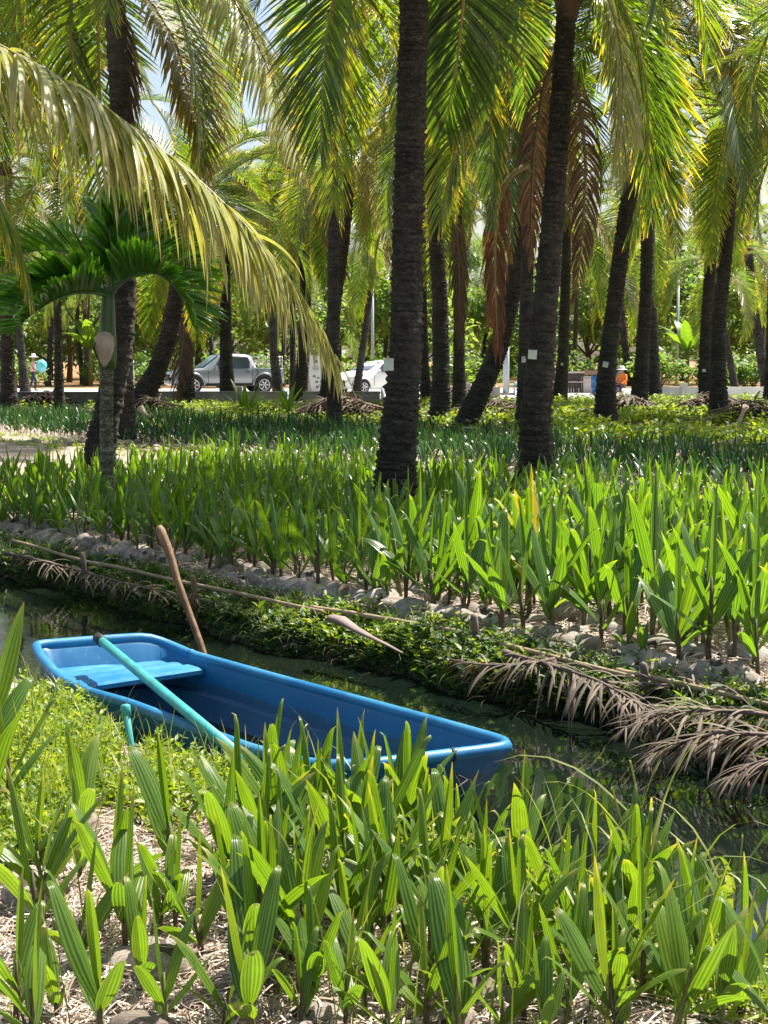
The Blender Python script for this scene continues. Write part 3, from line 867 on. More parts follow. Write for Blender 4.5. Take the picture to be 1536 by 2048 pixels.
bamboo((930, 1272), (1262, 1352), .014, 'bamboo edging pole between the broken stake and the white husk')
bamboo((1240, 1342), (1600, 1422), .0135, 'bamboo edging pole half covered by weeds beside dry fronds')
for (bx, by, ty, lab) in [(388,1190,1150,'short reddish stake beside the punting pole'), (167,1150,1105,'thin grey stake at the far end of the bamboo'), (950,1296,1228,'tall broken dark stake holding the bamboo edging'), (1288,1372,1325,'short grey stake beside the largest white husk'), (548,1205,1180,'tiny stake hidden in the bank weeds')]:
    p = P(bx, by, 0); h = PY(bx, ty, p.y).z
    m = MB(); m.tube([(0, 0, -.1), (.004, 0, h * .5), (-.006, 0, h * .9), (-.012, .004, h)], [.02, .021, .02, .011], 7, wob=.2)
    tag(m.build('wooden_stake', M['wood_grey'] if bx != 388 else M['wood_old'], None, True, loc=p), lab, 'stake', 'stakes along the bamboo edging')
# fallen flower sheath on the bank
p0, p1 = P(655, 1248, .04), P(805, 1306, -.02)
m = MB(); dd = p1 - p0
m.tube([dd * f + Vector((0, 0, z)) for f, z in ((0, .02), (.06, .045), (.2, .05), (.4, .03), (.6, .02), (.8, .012), (1, 0))], [.014, .036, .04, .028, .017, .012, .008], 9, wob=.1, flat=.55)
tag(m.build('dry_palm_sheath', plain('dry_sheath', (.24, .17, .15), .7, nscale=9, namt=.35), None, True, loc=p0), 'brown dried palm sheath lying on the weedy bank', 'palm sheath')
# ------------------------------------------------------------------ palm fronds
def spline(pts, n):
    pts = np.asarray([list(p) for p in pts], float)
    d = np.concatenate([[0], np.cumsum(np.linalg.norm(np.diff(pts, axis=0), axis=1))])
    t = np.linspace(0, d[-1], n)
    o = np.stack([np.interp(t, d, pts[:, i]) for i in range(3)], -1)
    for _ in range(max(2, n // len(pts) // 2)):
        o[1:-1] = (o[:-2] + 2 * o[1:-1] + o[2:]) / 4
    return o

def frond_geo(path, nl=80, lm=.85, wid=.0165, hang=.35, lift=.25, phi=(66, 20), start=.14, rad=.024, seed=0, a=6, jit=.05, miss=.04, wind=(0, 0, 0), foldk=.45, hang_t=0.0, hj=.4, side=None, prof=1, floor=None):
    """path: (n,3) mid-rib. Returns (leaf arrays), (rib arrays)"""
    g = np.random.default_rng(seed)
    path = np.asarray(path, float); n = len(path)
    seg = np.linalg.norm(np.diff(path, axis=0), axis=1); L = seg.sum()
    T = nrm(np.gradient(path, axis=0))
    head = path[-1] - path[0]; head[2] = 0
    if np.linalg.norm(head) < .15: head = np.array([1.0, .2, 0])
    B0 = np.cross(head, [0, 0, 1.0]); B0 /= np.linalg.norm(B0)
    if side is not None: B0 = np.array(side, float); B0 /= np.linalg.norm(B0)
    B = nrm(B0 - T * (T @ B0)[:, None]); Nn = np.cross(B, T)
    ts = np.linspace(start, .997, nl)
    tt = np.concatenate([ts, ts]); sg = np.concatenate([np.ones(nl), -np.ones(nl)])
    tt = np.clip(tt + g.normal(0, .3 / nl, 2 * nl), start, .999)
    keep = g.random(2 * nl) > miss; tt, sg = tt[keep], sg[keep]; k = len(tt)
    fi = tt * (n - 1); i0 = np.minimum(fi.astype(int), n - 2); fr = (fi - i0)[:, None]
    at = lambda A: A[i0] * (1 - fr) + A[i0 + 1] * fr
    p0, t0, b0, n0 = at(path), nrm(at(T)), nrm(at(B)), nrm(at(Nn))
    ph = np.radians(phi[0] + (phi[1] - phi[0]) * tt ** 1.3) + g.normal(0, jit, k)
    d = np.cos(ph)[:, None] * t0 + np.sin(ph)[:, None] * (b0 * sg[:, None]) + (lift * (1 - .4 * tt) + g.normal(0, jit, k))[:, None] * n0
    d = nrm(d)
    if prof == 1: ln = np.interp(tt, [start, .22, .4, .65, .85, 1], [.45, .85, 1, .9, .62, .35])
    else: ln = np.interp(tt, [start, .3, .5, .8, 1], [.7, 1, 1, .8, .45])
    ln = ln * lm * g.uniform(.85, 1.1, k)
    hg = hang * g.uniform(1 - hj, 1 + hj, k) * (1 - hang_t * tt ** 2)
    pts = [p0]; ds = [d]; wn = np.asarray(wind)
    st = np.linspace(0, 1, a)
    for j in range(1, a):
        d = nrm(d + (np.array([0, 0, -1.0]) * hg[:, None] + wn) * (st[j] ** .8) * (1.6 / (a - 1)) * 1.2)
        pts.append(pts[-1] + d * (ln / (a - 1))[:, None]); ds.append(d)
    Cn = np.stack(pts, 1); D = np.stack(ds, 1)
    if floor is not None:
        zf = floor(Cn[..., 0], Cn[..., 1]) + .012 + .02 * g.random(k)[:, None]
        Cn[..., 2] = np.maximum(Cn[..., 2], zf)
    Wd = nrm(np.cross(D, n0[:, None, :] + .001)); Nl = np.cross(Wd, D)
    wp = np.interp(st, [0, .12, .45, .8, 1], [.45, .9, 1, .62, .05]) * wid
    wl = (wp[None] * np.clip(ln / lm, .5, 1)[:, None])[..., None]
    tw = g.normal(0, .35, k)[:, None, None] * st[None, :, None]
    W2 = Wd * np.cos(tw) + Nl * np.sin(tw)
    leaf = ribbons(Cn, W2 * wl, Nl * wl * foldk)
    rr = np.interp(np.linspace(0, 1, n), [0, .05, .2, 1], [1.9, 1.3, 1, .16]) * rad
    rib = tube_np(path, rr, 5)
    return leaf, rib

def frond_mesh(name, path, leaf_m, rib_m, **kw):
    leaf, rib = frond_geo(path, **kw)
    V, Q, U, r = merge([leaf, rib])
    me = mesh_np(name, V, Q, U, r)
    mi = np.zeros(len(me.polygons), np.int32); mi[len(leaf[1]):] = 1
    me.polygons.foreach_set('material_index', mi)
    me.materials.append(leaf_m); me.materials.append(rib_m)
    return me

def arc(L, a0, bend, n=26, pw=1.25):
    """mid-rib in the XZ plane leaving at elevation a0 (deg) and bending down by `bend` degrees"""
    t = np.linspace(0, 1, n); a = np.radians(a0 - bend * t ** pw); st = L / (n - 1)
    x = np.concatenate([[0], np.cumsum(np.cos(a[:-1]) * st)]); z = np.concatenate([[0], np.cumsum(np.sin(a[:-1]) * st)])
    y = .06 * L * np.sin(t * 2.2) * rnd.uniform(-1, 1) * t
    return np.stack([x, y, z], -1)

rnd.seed(5)
CAT = {}
def cat_add(key, L, a0, bend, mat, **kw):
    CAT.setdefault(key, []).append(frond_mesh('frond', arc(L, a0, bend), M[mat], M['rachis'] if mat != 'frond_dead' else M['wood_grey'], seed=len(CAT) * 17 + len(CAT.get(key, [])), **kw))
for v in range(3):
    cat_add('up', 3.9, 80 - 4 * v, 45 + 15 * v, 'frond', nl=110, hang=.10, lift=.4, lm=.85)
    cat_add('mid', 4.5, 55 - 8 * v, 85 + 10 * v, 'frond', nl=120, hang=.17, lift=.3, lm=.95)
    cat_add('out', 4.7, 28 - 8 * v, 90 + 8 * v, 'frond', nl=124, hang=.2, lift=.25, lm=1.0)
    cat_add('low', 4.6, -2 - 12 * v, 72 + 8 * v, 'frond', nl=122, hang=.18, lift=.22, lm=.98)
    cat_add('hang', 4.3, -38 - 10 * v, 48, 'frond', nl=116, hang=.14, lift=.18, lm=.9)
    cat_add('old', 4.2, -30 - 15 * v, 58, 'frond_old', nl=104, hang=.4, lift=.15, lm=.85)
    cat_add('dead', 3.4, -62 - 8 * v, 26, 'frond_dead', nl=70, hang=1.1, lift=0, lm=.7, wid=.014, jit=.25, miss=.2)
FAR = {}
for key, L, a0, bend in (('up', 3.6, 76, 60), ('mid', 4.2, 45, 95), ('low', 4.2, 5, 85), ('hang', 3.8, -35, 50)):
    FAR[key] = frond_mesh('frond', arc(L, a0, bend, 16), M['frond_far'], M['rachis'], nl=52, hang=.55, lift=.25, lm=.85, wid=.028, a=4)

# ------------------------------------------------------------------ trunks
def trunk_mesh(path, r0, flare=1.5, ring=.075, n=18, seed=0, top=.72, rough=.075, scallop=.09, flare_h=.7):
    g = np.random.default_rng(seed)
    path = np.asarray(path, float)
    L = np.linalg.norm(np.diff(path, axis=0), axis=1).sum()
    # stations: three per leaf-scar ring
    z, st, ph = 0, [], []
    while z < L:
        h = ring * g.uniform(.5, 1.6)
        st += [z, z + h * .45, z + h * .9]; ph += [1.0, .0, .35]; z += h
    st = np.array(st); ph = np.array(ph); k = st < L; st, ph = st[k], ph[k]
    sp_ = spline(path, len(st) * 2); d = np.concatenate([[0], np.cumsum(np.linalg.norm(np.diff(sp_, axis=0), axis=1))])
    c = np.stack([np.interp(st * d[-1] / L, d, sp_[:, i]) for i in range(3)], -1)
    t = nrm(np.gradient(c, axis=0))
    w_ = np.linspace(0, 2 * np.pi, n, endpoint=False)
    X = nrm(np.cross(t, np.array([0, 1.0, 0]))); Yv = np.cross(t, X) * -1
    rad = r0 * (top + (1 - top) * np.exp(-st / (L * .5))) * (1 + (flare - 1) * np.exp(-(st / flare_h) ** 1.1))
    rad = rad * (1 + scallop * (.5 - ph))
    rr = rad[:, None] * (1 + g.normal(0, rough, (len(st), n)) * (.4 + .6 * (1 - ph))[:, None]) 
    lob = 1 + .10 * np.exp(-st / .35)[:, None] * np.sin(w_ * 5 + seed)[None]
    rr = rr * lob
    V = c[:, None] + rr[..., None] * (np.cos(w_)[None, :, None] * X[:, None] + np.sin(w_)[None, :, None] * Yv[:, None])
    tiltz = g.normal(0, ring * .12, (len(st), 1)); V[..., 2] += tiltz * np.cos(w_ + seed)[None]
    a = len(st); idx = np.arange(a * n).reshape(a, n); nx = np.roll(idx, -1, 1)
    q = np.stack([idx[:-1], nx[:-1], nx[1:], idx[1:]], -1).reshape(-1, 4)
    rv = np.repeat(ph, n)
    me = mesh_np('trunk', V.reshape(-1, 3), q, None, rv)
    return me

def crown_fibre(r):
    m = MB(); pr = []
    for i in range(9):
        f = i / 8; pr.append((r * (.75 + .75 * math.sin(f * 2.6)) * rnd.uniform(.9, 1.1), -.5 + f * .95))
    m.lathe(pr, 12)
    for i in range(12):
        a = i * 2.4; z = -.35 + .06 * i
        m.tube([(math.cos(a) * r * .8, math.sin(a) * r * .8, z), (math.cos(a) * r * 1.5, math.sin(a) * r * 1.5, z + .18), (math.cos(a) * r * 1.9, math.sin(a) * r * 1.9, z + .34)], [.06, .045, .03], 5, flat=.5)
    return m
def palm(label, base, pts, w_px, H, top_r=.72, counts=None, az0=0, ring=.075, skip=None, group='coconut palms of the grove', custom=(), scale=1.0, mat='trunk', flare=1.45):
    """base/pts in photo pixels (trunk axis), H height of the crown"""
    b = P(*base) if len(base) == 2 else Vector(base)
    Y = b.y
    e = thing('coconut_palm', label, 'palm tree', b, 0, group)
    line = [b + Vector((0, 0, -.1))] + [PY(px, py, Y) for px, py in pts]
    dv = (line[-1] - line[-2]).normalized() if len(line) > 2 else Vector((0, 0, 1))
    if len(line) < 2 or dv.z < .3: dv = Vector((0, 0, 1))
    while line[-1].z < H - .3:
        dv = (dv * .8 + Vector((0, 0, .2))).normalized(); q = line[-1] + dv * min(.8, H - line[-1].z); line.append(q)
    line = [p for p in line if p.z < H + .2]
    top = line[-1]
    loc = [p - b for p in line]
    sd_ = int(abs(b.x * 100) + b.y * 10)
    me = trunk_mesh(loc, w_px / 2 * Y / F, seed=sd_, ring=ring, top=top_r, flare=flare, n=22 if Y < 25 else 14)
    link('trunk', me, M[mat], e)
    g = random.Random(sd_)
    tl = top - b
    o = crown_fibre(max(.10, w_px / 2 * Y / F * .75)).build('crown_fibre', M['sheath'], e, True, loc=tl)
    counts = counts or dict(up=2, mid=4, out=4, low=3, hang=2, old=1)
    i = 0
    for key, c in counts.items():
        for q in range(c):
            az = az0 + i * 2.399 + g.uniform(-.3, .3); i += 1
            a_ = math.degrees(az) % 360
            if skip and any(lo <= a_ <= hi for lo, hi in skip): continue
            me = g.choice(CAT[key])
            s_ = scale * g.uniform(.88, 1.1)
            o = link('frond', me, None, e, tl + Vector((math.cos(az) * .08, math.sin(az) * .08, .15 if key in ('up', 'mid') else 0)), (g.uniform(-.18, .18), g.uniform(-.1, .1), az))
            o.scale = (s_, s_, s_)
            if key == 'dead': o['label'] = 'brown dead frond'
            if key == 'old': o['label'] = 'yellowing frond'
    for path, mat_, kw in custom:
        pw_ = [p - b for p in path]
        me = frond_mesh('frond', spline(pw_, 34), M[mat_], M['rachis'] if mat_ != 'frond_dead' else M['wood_grey'], **kw)
        link('frond', me, None, e)
    return e, top

def pxpath(pts, Y0, Y1=None):
    n = len(pts); Y1 = Y1 or Y0
    return [PY(px, py, Y0 + (Y1 - Y0) * i / (n - 1)) for i, (px, py) in enumerate(pts)]

# crown with a long pale frond reaching in (palm stands beyond the picture's edge)
lf = pxpath([(-420,-30),(-250,-5),(-120,30),(0,92),(130,160),(270,258),(400,360),(520,478),(605,590),(672,715)], 10.6, 9.9)
lf2 = pxpath([(-420,-30),(-300,60),(-180,180),(-60,300),(20,430),(60,560)], 10.6, 10.9)
lf3 = pxpath([(-420,-30),(-250,80),(-100,200),(60,330),(180,470),(240,600)], 10.7, 11.6)
cr = lf[0]
palm('short coconut palm with a long drooping pale frond crossing over the boat', (cr.x - .15, 10.6, 0), [], 110, cr.z,
     counts=dict(up=2, mid=3, out=2, low=1), az0=2.2, skip=[(0, 55), (280, 360)],
     custom=[(lf, 'frond_front', dict(nl=132, lm=.96, wid=.029, hang=1.25, hang_t=.85, hj=.18, wind=(-.12, 0, 0), lift=-.4, start=.18, phi=(60, 12), rad=.018, seed=5, a=9, jit=.14, side=(.35, -.94, 0), miss=.03)),
             (lf2, 'frond', dict(nl=100, lm=.8, wid=.017, hang=.9, lift=-.2, seed=9, a=7))])

# main palms
palm('thick near coconut palm with a white card on its trunk', (783, 1050), [(794,900),(804,800),(811,700),(817,400),(828,0)], 70, 6.5, az0=.3, ring=.06,
     counts=dict(up=3, mid=4, out=4, low=3), flare=1.5,
     custom=[(pxpath([(835,-240),(740,-160),(680,-60),(655,60),(645,170),(640,300)], 13.5, 12.6), 'frond', dict(nl=120, lm=.95, hang=.3, seed=21)),
             (pxpath([(835,-240),(900,-140),(930,-20),(915,120),(890,250)], 13.5, 14.4), 'frond', dict(nl=120, lm=.95, hang=.3, seed=22))])
cB = (1128, -20)
B_ = palm('dark near coconut palm carrying a square white card below two dead fronds', (1072, 1015), [(1071,850),(1083,700),(1096,550),(1108,400),(1122,200)], 70, 5.35, az0=1.0, ring=.06,
     counts=dict(up=3, mid=4, out=2), flare=1.35, top_r=.45,
     custom=[(pxpath([(1128,0),(1075,-60),(1028,0),(1003,75),(988,165),(982,260),(982,360),(984,450)], 15.3, 14.8), 'frond', dict(nl=120, lm=.58, wid=.0135, hang=.25, lift=.15, seed=31)),
             (pxpath([(1128,0),(1175,-70),(1218,0),(1238,75),(1246,165),(1240,270),(1230,340)], 15.3, 14.6), 'frond_front', dict(nl=110, lm=.85, hang=.6, lift=-.1, seed=32, side=(.5, .85, 0))),
             (pxpath([(1128,0),(1190,-40),(1245,50),(1275,150),(1300,250),(1308,340),(1303,430)], 15.3, 16.2), 'frond', dict(nl=120, lm=.9, hang=.3, seed=33)),
             (pxpath([(1120,0),(1060,-30),(1000,60),(940,190),(900,340),(880,440)], 15.3, 16.2), 'frond', dict(nl=120, lm=.9, hang=.35, seed=34)),
             (pxpath([(1125,100),(1160,200),(1172,330),(1165,470),(1150,600)], 15.4, 15.8), 'frond_dead', dict(nl=70, lm=.40, wid=.013, hang=1.3, lift=0, seed=35, miss=.15)),
             (pxpath([(1120,90),(1085,180),(1068,300),(1062,420),(1063,520)], 15.4, 16), 'frond_dead', dict(nl=70, lm=.42, wid=.013, hang=1.3, lift=0, seed=36, miss=.15)),
             (pxpath([(1055,330),(1020,350),(995,420),(990,520),(993,620),(996,700)], 15.7, 15.2), 'frond_rust', dict(nl=60, lm=.5, wid=.014, hang=1.4, lift=0, seed=37, phi=(40, 15)))])
palm('leaning coconut palm slanting behind the dark near palm', (922, 862), [(945,815),(965,775),(1000,690),(1030,560),(1048,420),(1060,300)], 42, 8.6, az0=.5, flare=1.3)
palm('slim dark coconut palm half hidden behind the carded dark palm', (1048, 868), [(1050,750),(1053,600),(1058,400)], 30, 8.2, az0=2.5)
palm('straight coconut palm standing before the low wall beside the leaning one', (880, 848), [(882,750),(880,600),(872,480)], 36, 8.2, az0=4.1)
palm('slim coconut palm with a brown dead frond hanging down its trunk', (920, 822), [(918,750),(918,600),(915,500)], 25, 7.2, az0=1.9,
     custom=[(pxpath([(912,390),(914,450),(918,540),(920,630),(920,690)], 43, 42.5), 'frond_dead', dict(nl=60, lm=.9, wid=.02, hang=1.4, lift=0, seed=41, phi=(45, 15)))])
palm('curved coconut palm with pale ringed bark and a small card', (1213, 858), [(1211,780),(1217,700),(1225,640),(1240,520),(1252,430),(1275,300),(1310,120)], 38, 9.3, az0=.2,
     custom=[(pxpath([(1335,-40),(1360,-90),(1400,-70),(1438,0),(1458,75),(1468,200),(1480,300),(1490,420)], 33, 31), 'frond', dict(nl=124, lm=1.3, wid=.024, hang=.3, seed=51)),
             (pxpath([(1330,-40),(1300,-60),(1318,0),(1368,70),(1408,130),(1453,215),(1478,310),(1480,380)], 33, 32), 'frond', dict(nl=120, lm=1.2, wid=.024, hang=.35, seed=52))])
palm('dark upright coconut palm beside a heap of dead fronds', (1275, 822), [(1283,740),(1292,600),(1295,450)], 30, 8.4, az0=3)
palm('coconut palm close behind the dark upright one', (1308, 798), [(1306,700),(1300,560)], 26, 8.0, az0=5)
palm('coconut palm with roots showing among bright ground cover', (1440, 842), [(1436,760),(1438,640),(1448,540)], 33, 7.6, az0=2.2)
palm('coconut palm twinned with its neighbour, bearing a tiny card', (1415, 815), [(1410,740),(1414,640),(1420,540)], 28, 8.4, az0=.9)
palm('coconut palm in front of the wooden stall panels', (1118, 805), [(1126,720),(1130,600)], 25, 7.4, az0=1.2)
palm('coconut palm just before the white standing sign', (655, 828), [(657,740),(668,620),(685,500)], 30, 7.0, az0=.4,
     custom=[(pxpath([(690,345),(655,325),(625,355),(645,420),(672,485),(692,550)], 43, 42), 'frond_old', dict(nl=80, lm=.8, wid=.024, hang=.8, lift=-.2, seed=82))])
palm('slanting coconut palm between pickup and sign', (597, 802), [(606,720),(611,600),(607,430)], 26, 8.0, az0=3.6)
palm('coconut palm crossing the cab of the silver pickup', (456, 802), [(452,720),(450,600)], 28, 6.6, az0=4.4,
     custom=[(pxpath([(450,440),(465,375),(495,342),(518,380),(524,470)], 55, 54), 'frond_front', dict(nl=70, lm=1.3, wid=.04, hang=.7, lift=-.2, seed=81))])
palm('coconut palm by the pickup bonnet with a ragged dead frond', (372, 808), [(372,720),(374,620)], 31, 6.8, az0=.1,
     custom=[(pxpath([(378,560),(372,600),(368,660),(362,720),(352,790)], 50, 49), 'frond_dead', dict(nl=60, lm=1.0, wid=.022, hang=1.1, lift=0, seed=61, phi=(55, 25)))])
palm('coconut palm leaning strongly with its foot beside a pale cut petiole', (262, 824), [(285,795),(315,740),(338,670),(352,600)], 42, 6.0, az0=2.6)
palm('coconut palm at the grove edge before the orange bank', (18, 818), [(14,700),(12,560)], 30, 7.0, az0=1.1)
palm('thin coconut palm hiding part of the walking person', (52, 790), [(44,720),(38,650)], 17, 6.6, az0=3.3, scale=.9)
palm('ringed coconut palm at the tail of the pickup', (558, 792), [(549,720),(545,640)], 19, 7.4, az0=5.2)
palm('coconut palm peeping out behind the thick carded palm', (855, 806), [(848,740),(846,640)], 21, 7.6, az0=4.8)
palm('thin crooked coconut palm before the white car', (712, 790), [(722,720),(735,630)], 15, 6.4, az0=.6, scale=.9)
palm('young coconut palm with a yellow frond beyond the white wall', (1474, 794), [(1462,730),(1448,660)], 15, 5.4, az0=2.0, scale=.8)
palm('bent coconut palm with pale ring scars by the white wall', (1538, 785), [(1524,720),(1508,620)], 22, 6.6, az0=1.4)
palm('slim coconut palm between the stall and the blue post', (1262, 772), [(1254,720),(1246,650)], 17, 6.8, az0=.7)
palm('tall coconut palm standing behind the small manila palm', (188, 985), [(204,880),(221,790),(240,710),(250,620),(250,500),(245,350),(238,150),(229,0)], 50, 6.7, az0=2.9, flare=1.75,
     counts=dict(up=3, mid=5, out=5, low=4, hang=2),
     custom=[(pxpath([(228,-60),(255,-20),(300,0),(350,80),(380,185),(400,250),(402,340)], 17.8, 17), 'frond_old', dict(nl=110, lm=.9, wid=.019, hang=.35, seed=71)),
             (pxpath([(232,-30),(243,60),(252,150),(250,250)], 17.7, 17.5), 'frond_dead', dict(nl=70, lm=.6, wid=.014, hang=1.3, lift=0, seed=72, phi=(40, 15))),
             (pxpath([(228,-60),(330,-130),(430,-60),(480,20),(530,120),(565,210),(590,300),(605,350)], 17.8, 16), 'frond_front', dict(nl=116, lm=.85, wid=.019, hang=.7, lift=-.2, seed=73)),
             (pxpath([(226,-60),(190,-120),(150,-60),(140,60),(150,200),(165,300)], 17.8, 18.4), 'frond', dict(nl=90, lm=.9, hang=.6, seed=74))])
palm('coconut palm whose crown shades the bank beside dry fronds', (6.7, 9.0, 0), [], 120, 5.6, az0=.4, counts=dict(up=2, mid=4, out=3, low=2), skip=[(150, 235)])
palm('coconut palm whose fronds fill the corner behind the pale frond', (-6.1, 21.5, 0), [], 60, 7.6, az0=.8, counts=dict(up=3, mid=6, out=6, low=5, hang=2))
palm('coconut palm rising just behind the tall palm by the manila palm', (-4.65, 27, 0), [], 34, 9.3, az0=1.7, counts=dict(up=3, mid=6, out=5, low=4))
palm('coconut palm rising behind the sign palm with a high crown', (-1.0, 30, 0), [], 27, 9.8, az0=2.9, counts=dict(up=3, mid=6, out=5, low=4))
palm('coconut palm standing past the shaded end of the seedling beds', (8.2, 23.5, 0), [], 60, 8.4, az0=.3, counts=dict(up=2, mid=5, out=5, low=4, hang=2))
# farther palms that close the view
fx = [(-13.5,38),(-9.5,44),(2.6,52),(10.5,38),(12.8,50),(-3.5,58),(9.6,30),(-8.6,29.5)]
for i, (x, y) in enumerate(fx):
    a = to_px(x, y, 0)
    wh = ordinal(i + 1)
    palm(f'slender grove palm standing farther back, {wh} counting roughly from the orange bank', (x, y, 0), [], [24, 20, 26, 22][i % 4] * 40 / y, [8.6, 7.2, 9.4, 8.0, 9.9][i % 5], az0=i * 1.3, ring=.11)

# roadside palms, leaves coarse at that distance
for i in range(26):
    x = -26 + i * 2.1 + rnd.uniform(-.8, .8); y = rnd.uniform(84, 112); h = rnd.uniform(4.5, 11); x *= y / 80
    e = thing('coconut_palm', f'hazy palm beyond the road, {ordinal(i + 1)} along from the orange bank', 'palm tree', (x, y, 0), 0, 'palms beyond the road')
    link('trunk', trunk_mesh([(0, 0, -.1), (rnd.uniform(-.4, .4), 0, h * .5), (rnd.uniform(-.8, .8), 0, h)], .16, seed=i, ring=.3, n=8), M['trunk'], e)
    for q in range(15):
        key = ['up', 'mid', 'mid', 'low', 'hang'][q % 5]; az = q * 2.399 + i
        o = link('frond', FAR[key], None, e, (0, 0, h), (rnd.uniform(-.2, .2), 0, az)); s_ = rnd.uniform(.9, 1.25); o.scale = (s_, s_, s_)

# ------------------------------------------------------------------ small manila palm
mb = P(213, 1040); Ym = mb.y
e = thing('manila_palm', 'small glossy palm with ringed grey trunk and green crownshaft', 'palm tree', mb)
link('trunk', trunk_mesh([(0, 0, -.1)] + [tuple(PY(px, py, Ym) - mb) for px, py in ((213,960),(213,900),(213,820),(214,735))], 30 / 2 * Ym / F, flare=1.25, ring=.075, n=20, top=.85, rough=.015, scallop=.035, flare_h=.4), M['trunk_pale'], e)
m = MB(); q = [PY(px, py, Ym) - mb for px, py in ((214,738),(214,720),(215,680),(215,640),(216,600),(217,585))]
m.tube(q, [r_ * Ym / F / 2 for r_ in (33, 39, 36, 32, 27, 22)], 16); m.build('crownshaft', M['crownshaft'], e, True)
cm = (217, 592)
for pts_, dy, kw in [
    ([cm,(195,572),(160,562),(115,566),(70,582),(25,612),(-10,645)], -.5, {}), ([cm,(240,566),(275,545),(315,545),(350,570),(372,610),(385,650)], -.4, {}),
    ([cm,(198,545),(165,515),(120,500),(70,500),(30,515),(-5,540)], .5, {}), ([cm,(235,540),(262,505),(300,490),(345,500),(380,530),(400,570)], .5, {}),
    ([cm,(225,530),(240,480),(265,440),(300,425),(335,440)], .1, {}), ([cm,(190,585),(150,585),(105,600),(60,630),(30,665)], -1.0, {}), ([cm,(222,545),(225,500),(215,455),(195,420)], -.2, {})]:
    pth = [PY(px, py, Ym + dy * i / 5) - mb for i, (px, py) in enumerate(pts_)]
    me = frond_mesh('frond', spline(pth, 26), M['manila'], M['crownshaft'], nl=58, lm=.52, wid=.034, hang=.2, lift=.9, phi=(62, 30), start=.16, rad=.018, seed=int(pts_[2][0]), a=6, prof=2, jit=.07, miss=0)
    link('frond', me, None, e)
# dry nut husk tied to it
hc = PY(209, 697, Ym - .13)
m = MB(); pr = [(.012, -.16), (.03, -.135), (.062, -.09), (.092, -.02), (.102, .05), (.092, .10), (.06, .135), (.02, .15)]
sx = 20 * Ym / F / .102
m.lathe([(r_ * sx, z * 1.05) for r_, z in pr], 20)
hk = thing('hanging_husk', 'pale split coconut husk tied to the trunk of the small palm', 'coconut husk', hc)
m.build('shell', plain('pale_shell', (.46, .38, .29), .7, nscale=14, namt=.3, bmp=.2), hk, True)
m = MB(); m.tube([(-.07, -.075, .06), (-.082, -.085, .0), (-.06, -.085, -.06), (-.035, -.07, -.12)], [.008, .022, .02, .006], 8, flat=.6)
m.build('slit', M['husk_cut'], hk, True)
m = MB(); m.tube([(.115 * math.cos(t), .13 + .115 * math.sin(t), .0) for t in np.linspace(0, 6.283, 20)], .004, 5); m.build('tie_cord', M['black'], hk, True)
# ------------------------------------------------------------------ low plants
def leaf_mass(X, Y, Z, L, W, el, az, droop=.5, a=4, wshape=(.25, 1, .85, .05), foldk=.3):
    n = len(X); st = np.linspace(0, 1, a)
    e = el[:, None] - droop * st[None]
    step = (L / (a - 1))[:, None]
    dx = np.cos(e) * np.cos(az)[:, None] * step; dy = np.cos(e) * np.sin(az)[:, None] * step; dz = np.sin(e) * step
    z0 = np.zeros((n, 1))
    cum = lambda d: np.concatenate([z0, np.cumsum(d[:, :-1], 1)], 1)
    Cn = np.stack([X[:, None] + cum(dx), Y[:, None] + cum(dy), Z[:, None] + cum(dz)], -1)
    roll = rng.normal(0, .45, n)[:, None]
    side = np.stack([-np.sin(az), np.cos(az), np.zeros(n)], -1)[:, None, :]
    up = np.stack([-np.sin(e) * np.cos(az)[:, None], -np.sin(e) * np.sin(az)[:, None], np.cos(e)], -1)
    Wv = side * np.cos(roll)[..., None] + up * np.sin(roll)[..., None]
    wp = np.interp(st, np.linspace(0, 1, len(wshape)), wshape)
    Wl = Wv * (W[:, None] / 2 * wp[None])[..., None]
    return ribbons(Cn, Wl, -up * (W[:, None] / 2 * wp[None] * foldk)[..., None])

def herbs(name, X, Y, hlo, hhi, llo, lhi, ratio, per, mat, spread=.05, stemw=.0012, droop=.6, zf=None, kind='stuff'):
    """little leafy herbs: paired leaves up a thin stem"""
    n = len(X); parts = []
    h = rng.uniform(hlo, hhi, n); lx, ly = rng.normal(0, .25, n) * h, rng.normal(0, .25, n) * h
    Zb = (zf or gz)(X, Y)
    big = rng.uniform(llo, lhi, n)
    for k in range(per):
        f = (k // 2 * 2 + .6) / per
        az = rng.random(n) * .7 + (k % 2) * math.pi + (k // 2) * 1.57 + X * 50
        L = big * rng.uniform(.6, 1.1, n) * (1.1 - .4 * f)
        parts.append(leaf_mass(X + lx * f, Y + ly * f, Zb + h * f, L, L * ratio * rng.uniform(.8, 1.2, n), rng.uniform(.1, 1.0, n), az, droop))
    st = np.linspace(0, 1, 3)
    Cn = np.stack([X[:, None] + lx[:, None] * st, Y[:, None] + ly[:, None] * st, Zb[:, None] + h[:, None] * st], -1)
    Wd = np.zeros_like(Cn); Wd[..., 0] = stemw
    parts.append(ribbons(Cn, Wd, Wd * 0))
    V, Q, U, r = merge(parts)
    return tag(link(name, mesh_np(name, V, Q, U, r), mat), kind=kind)

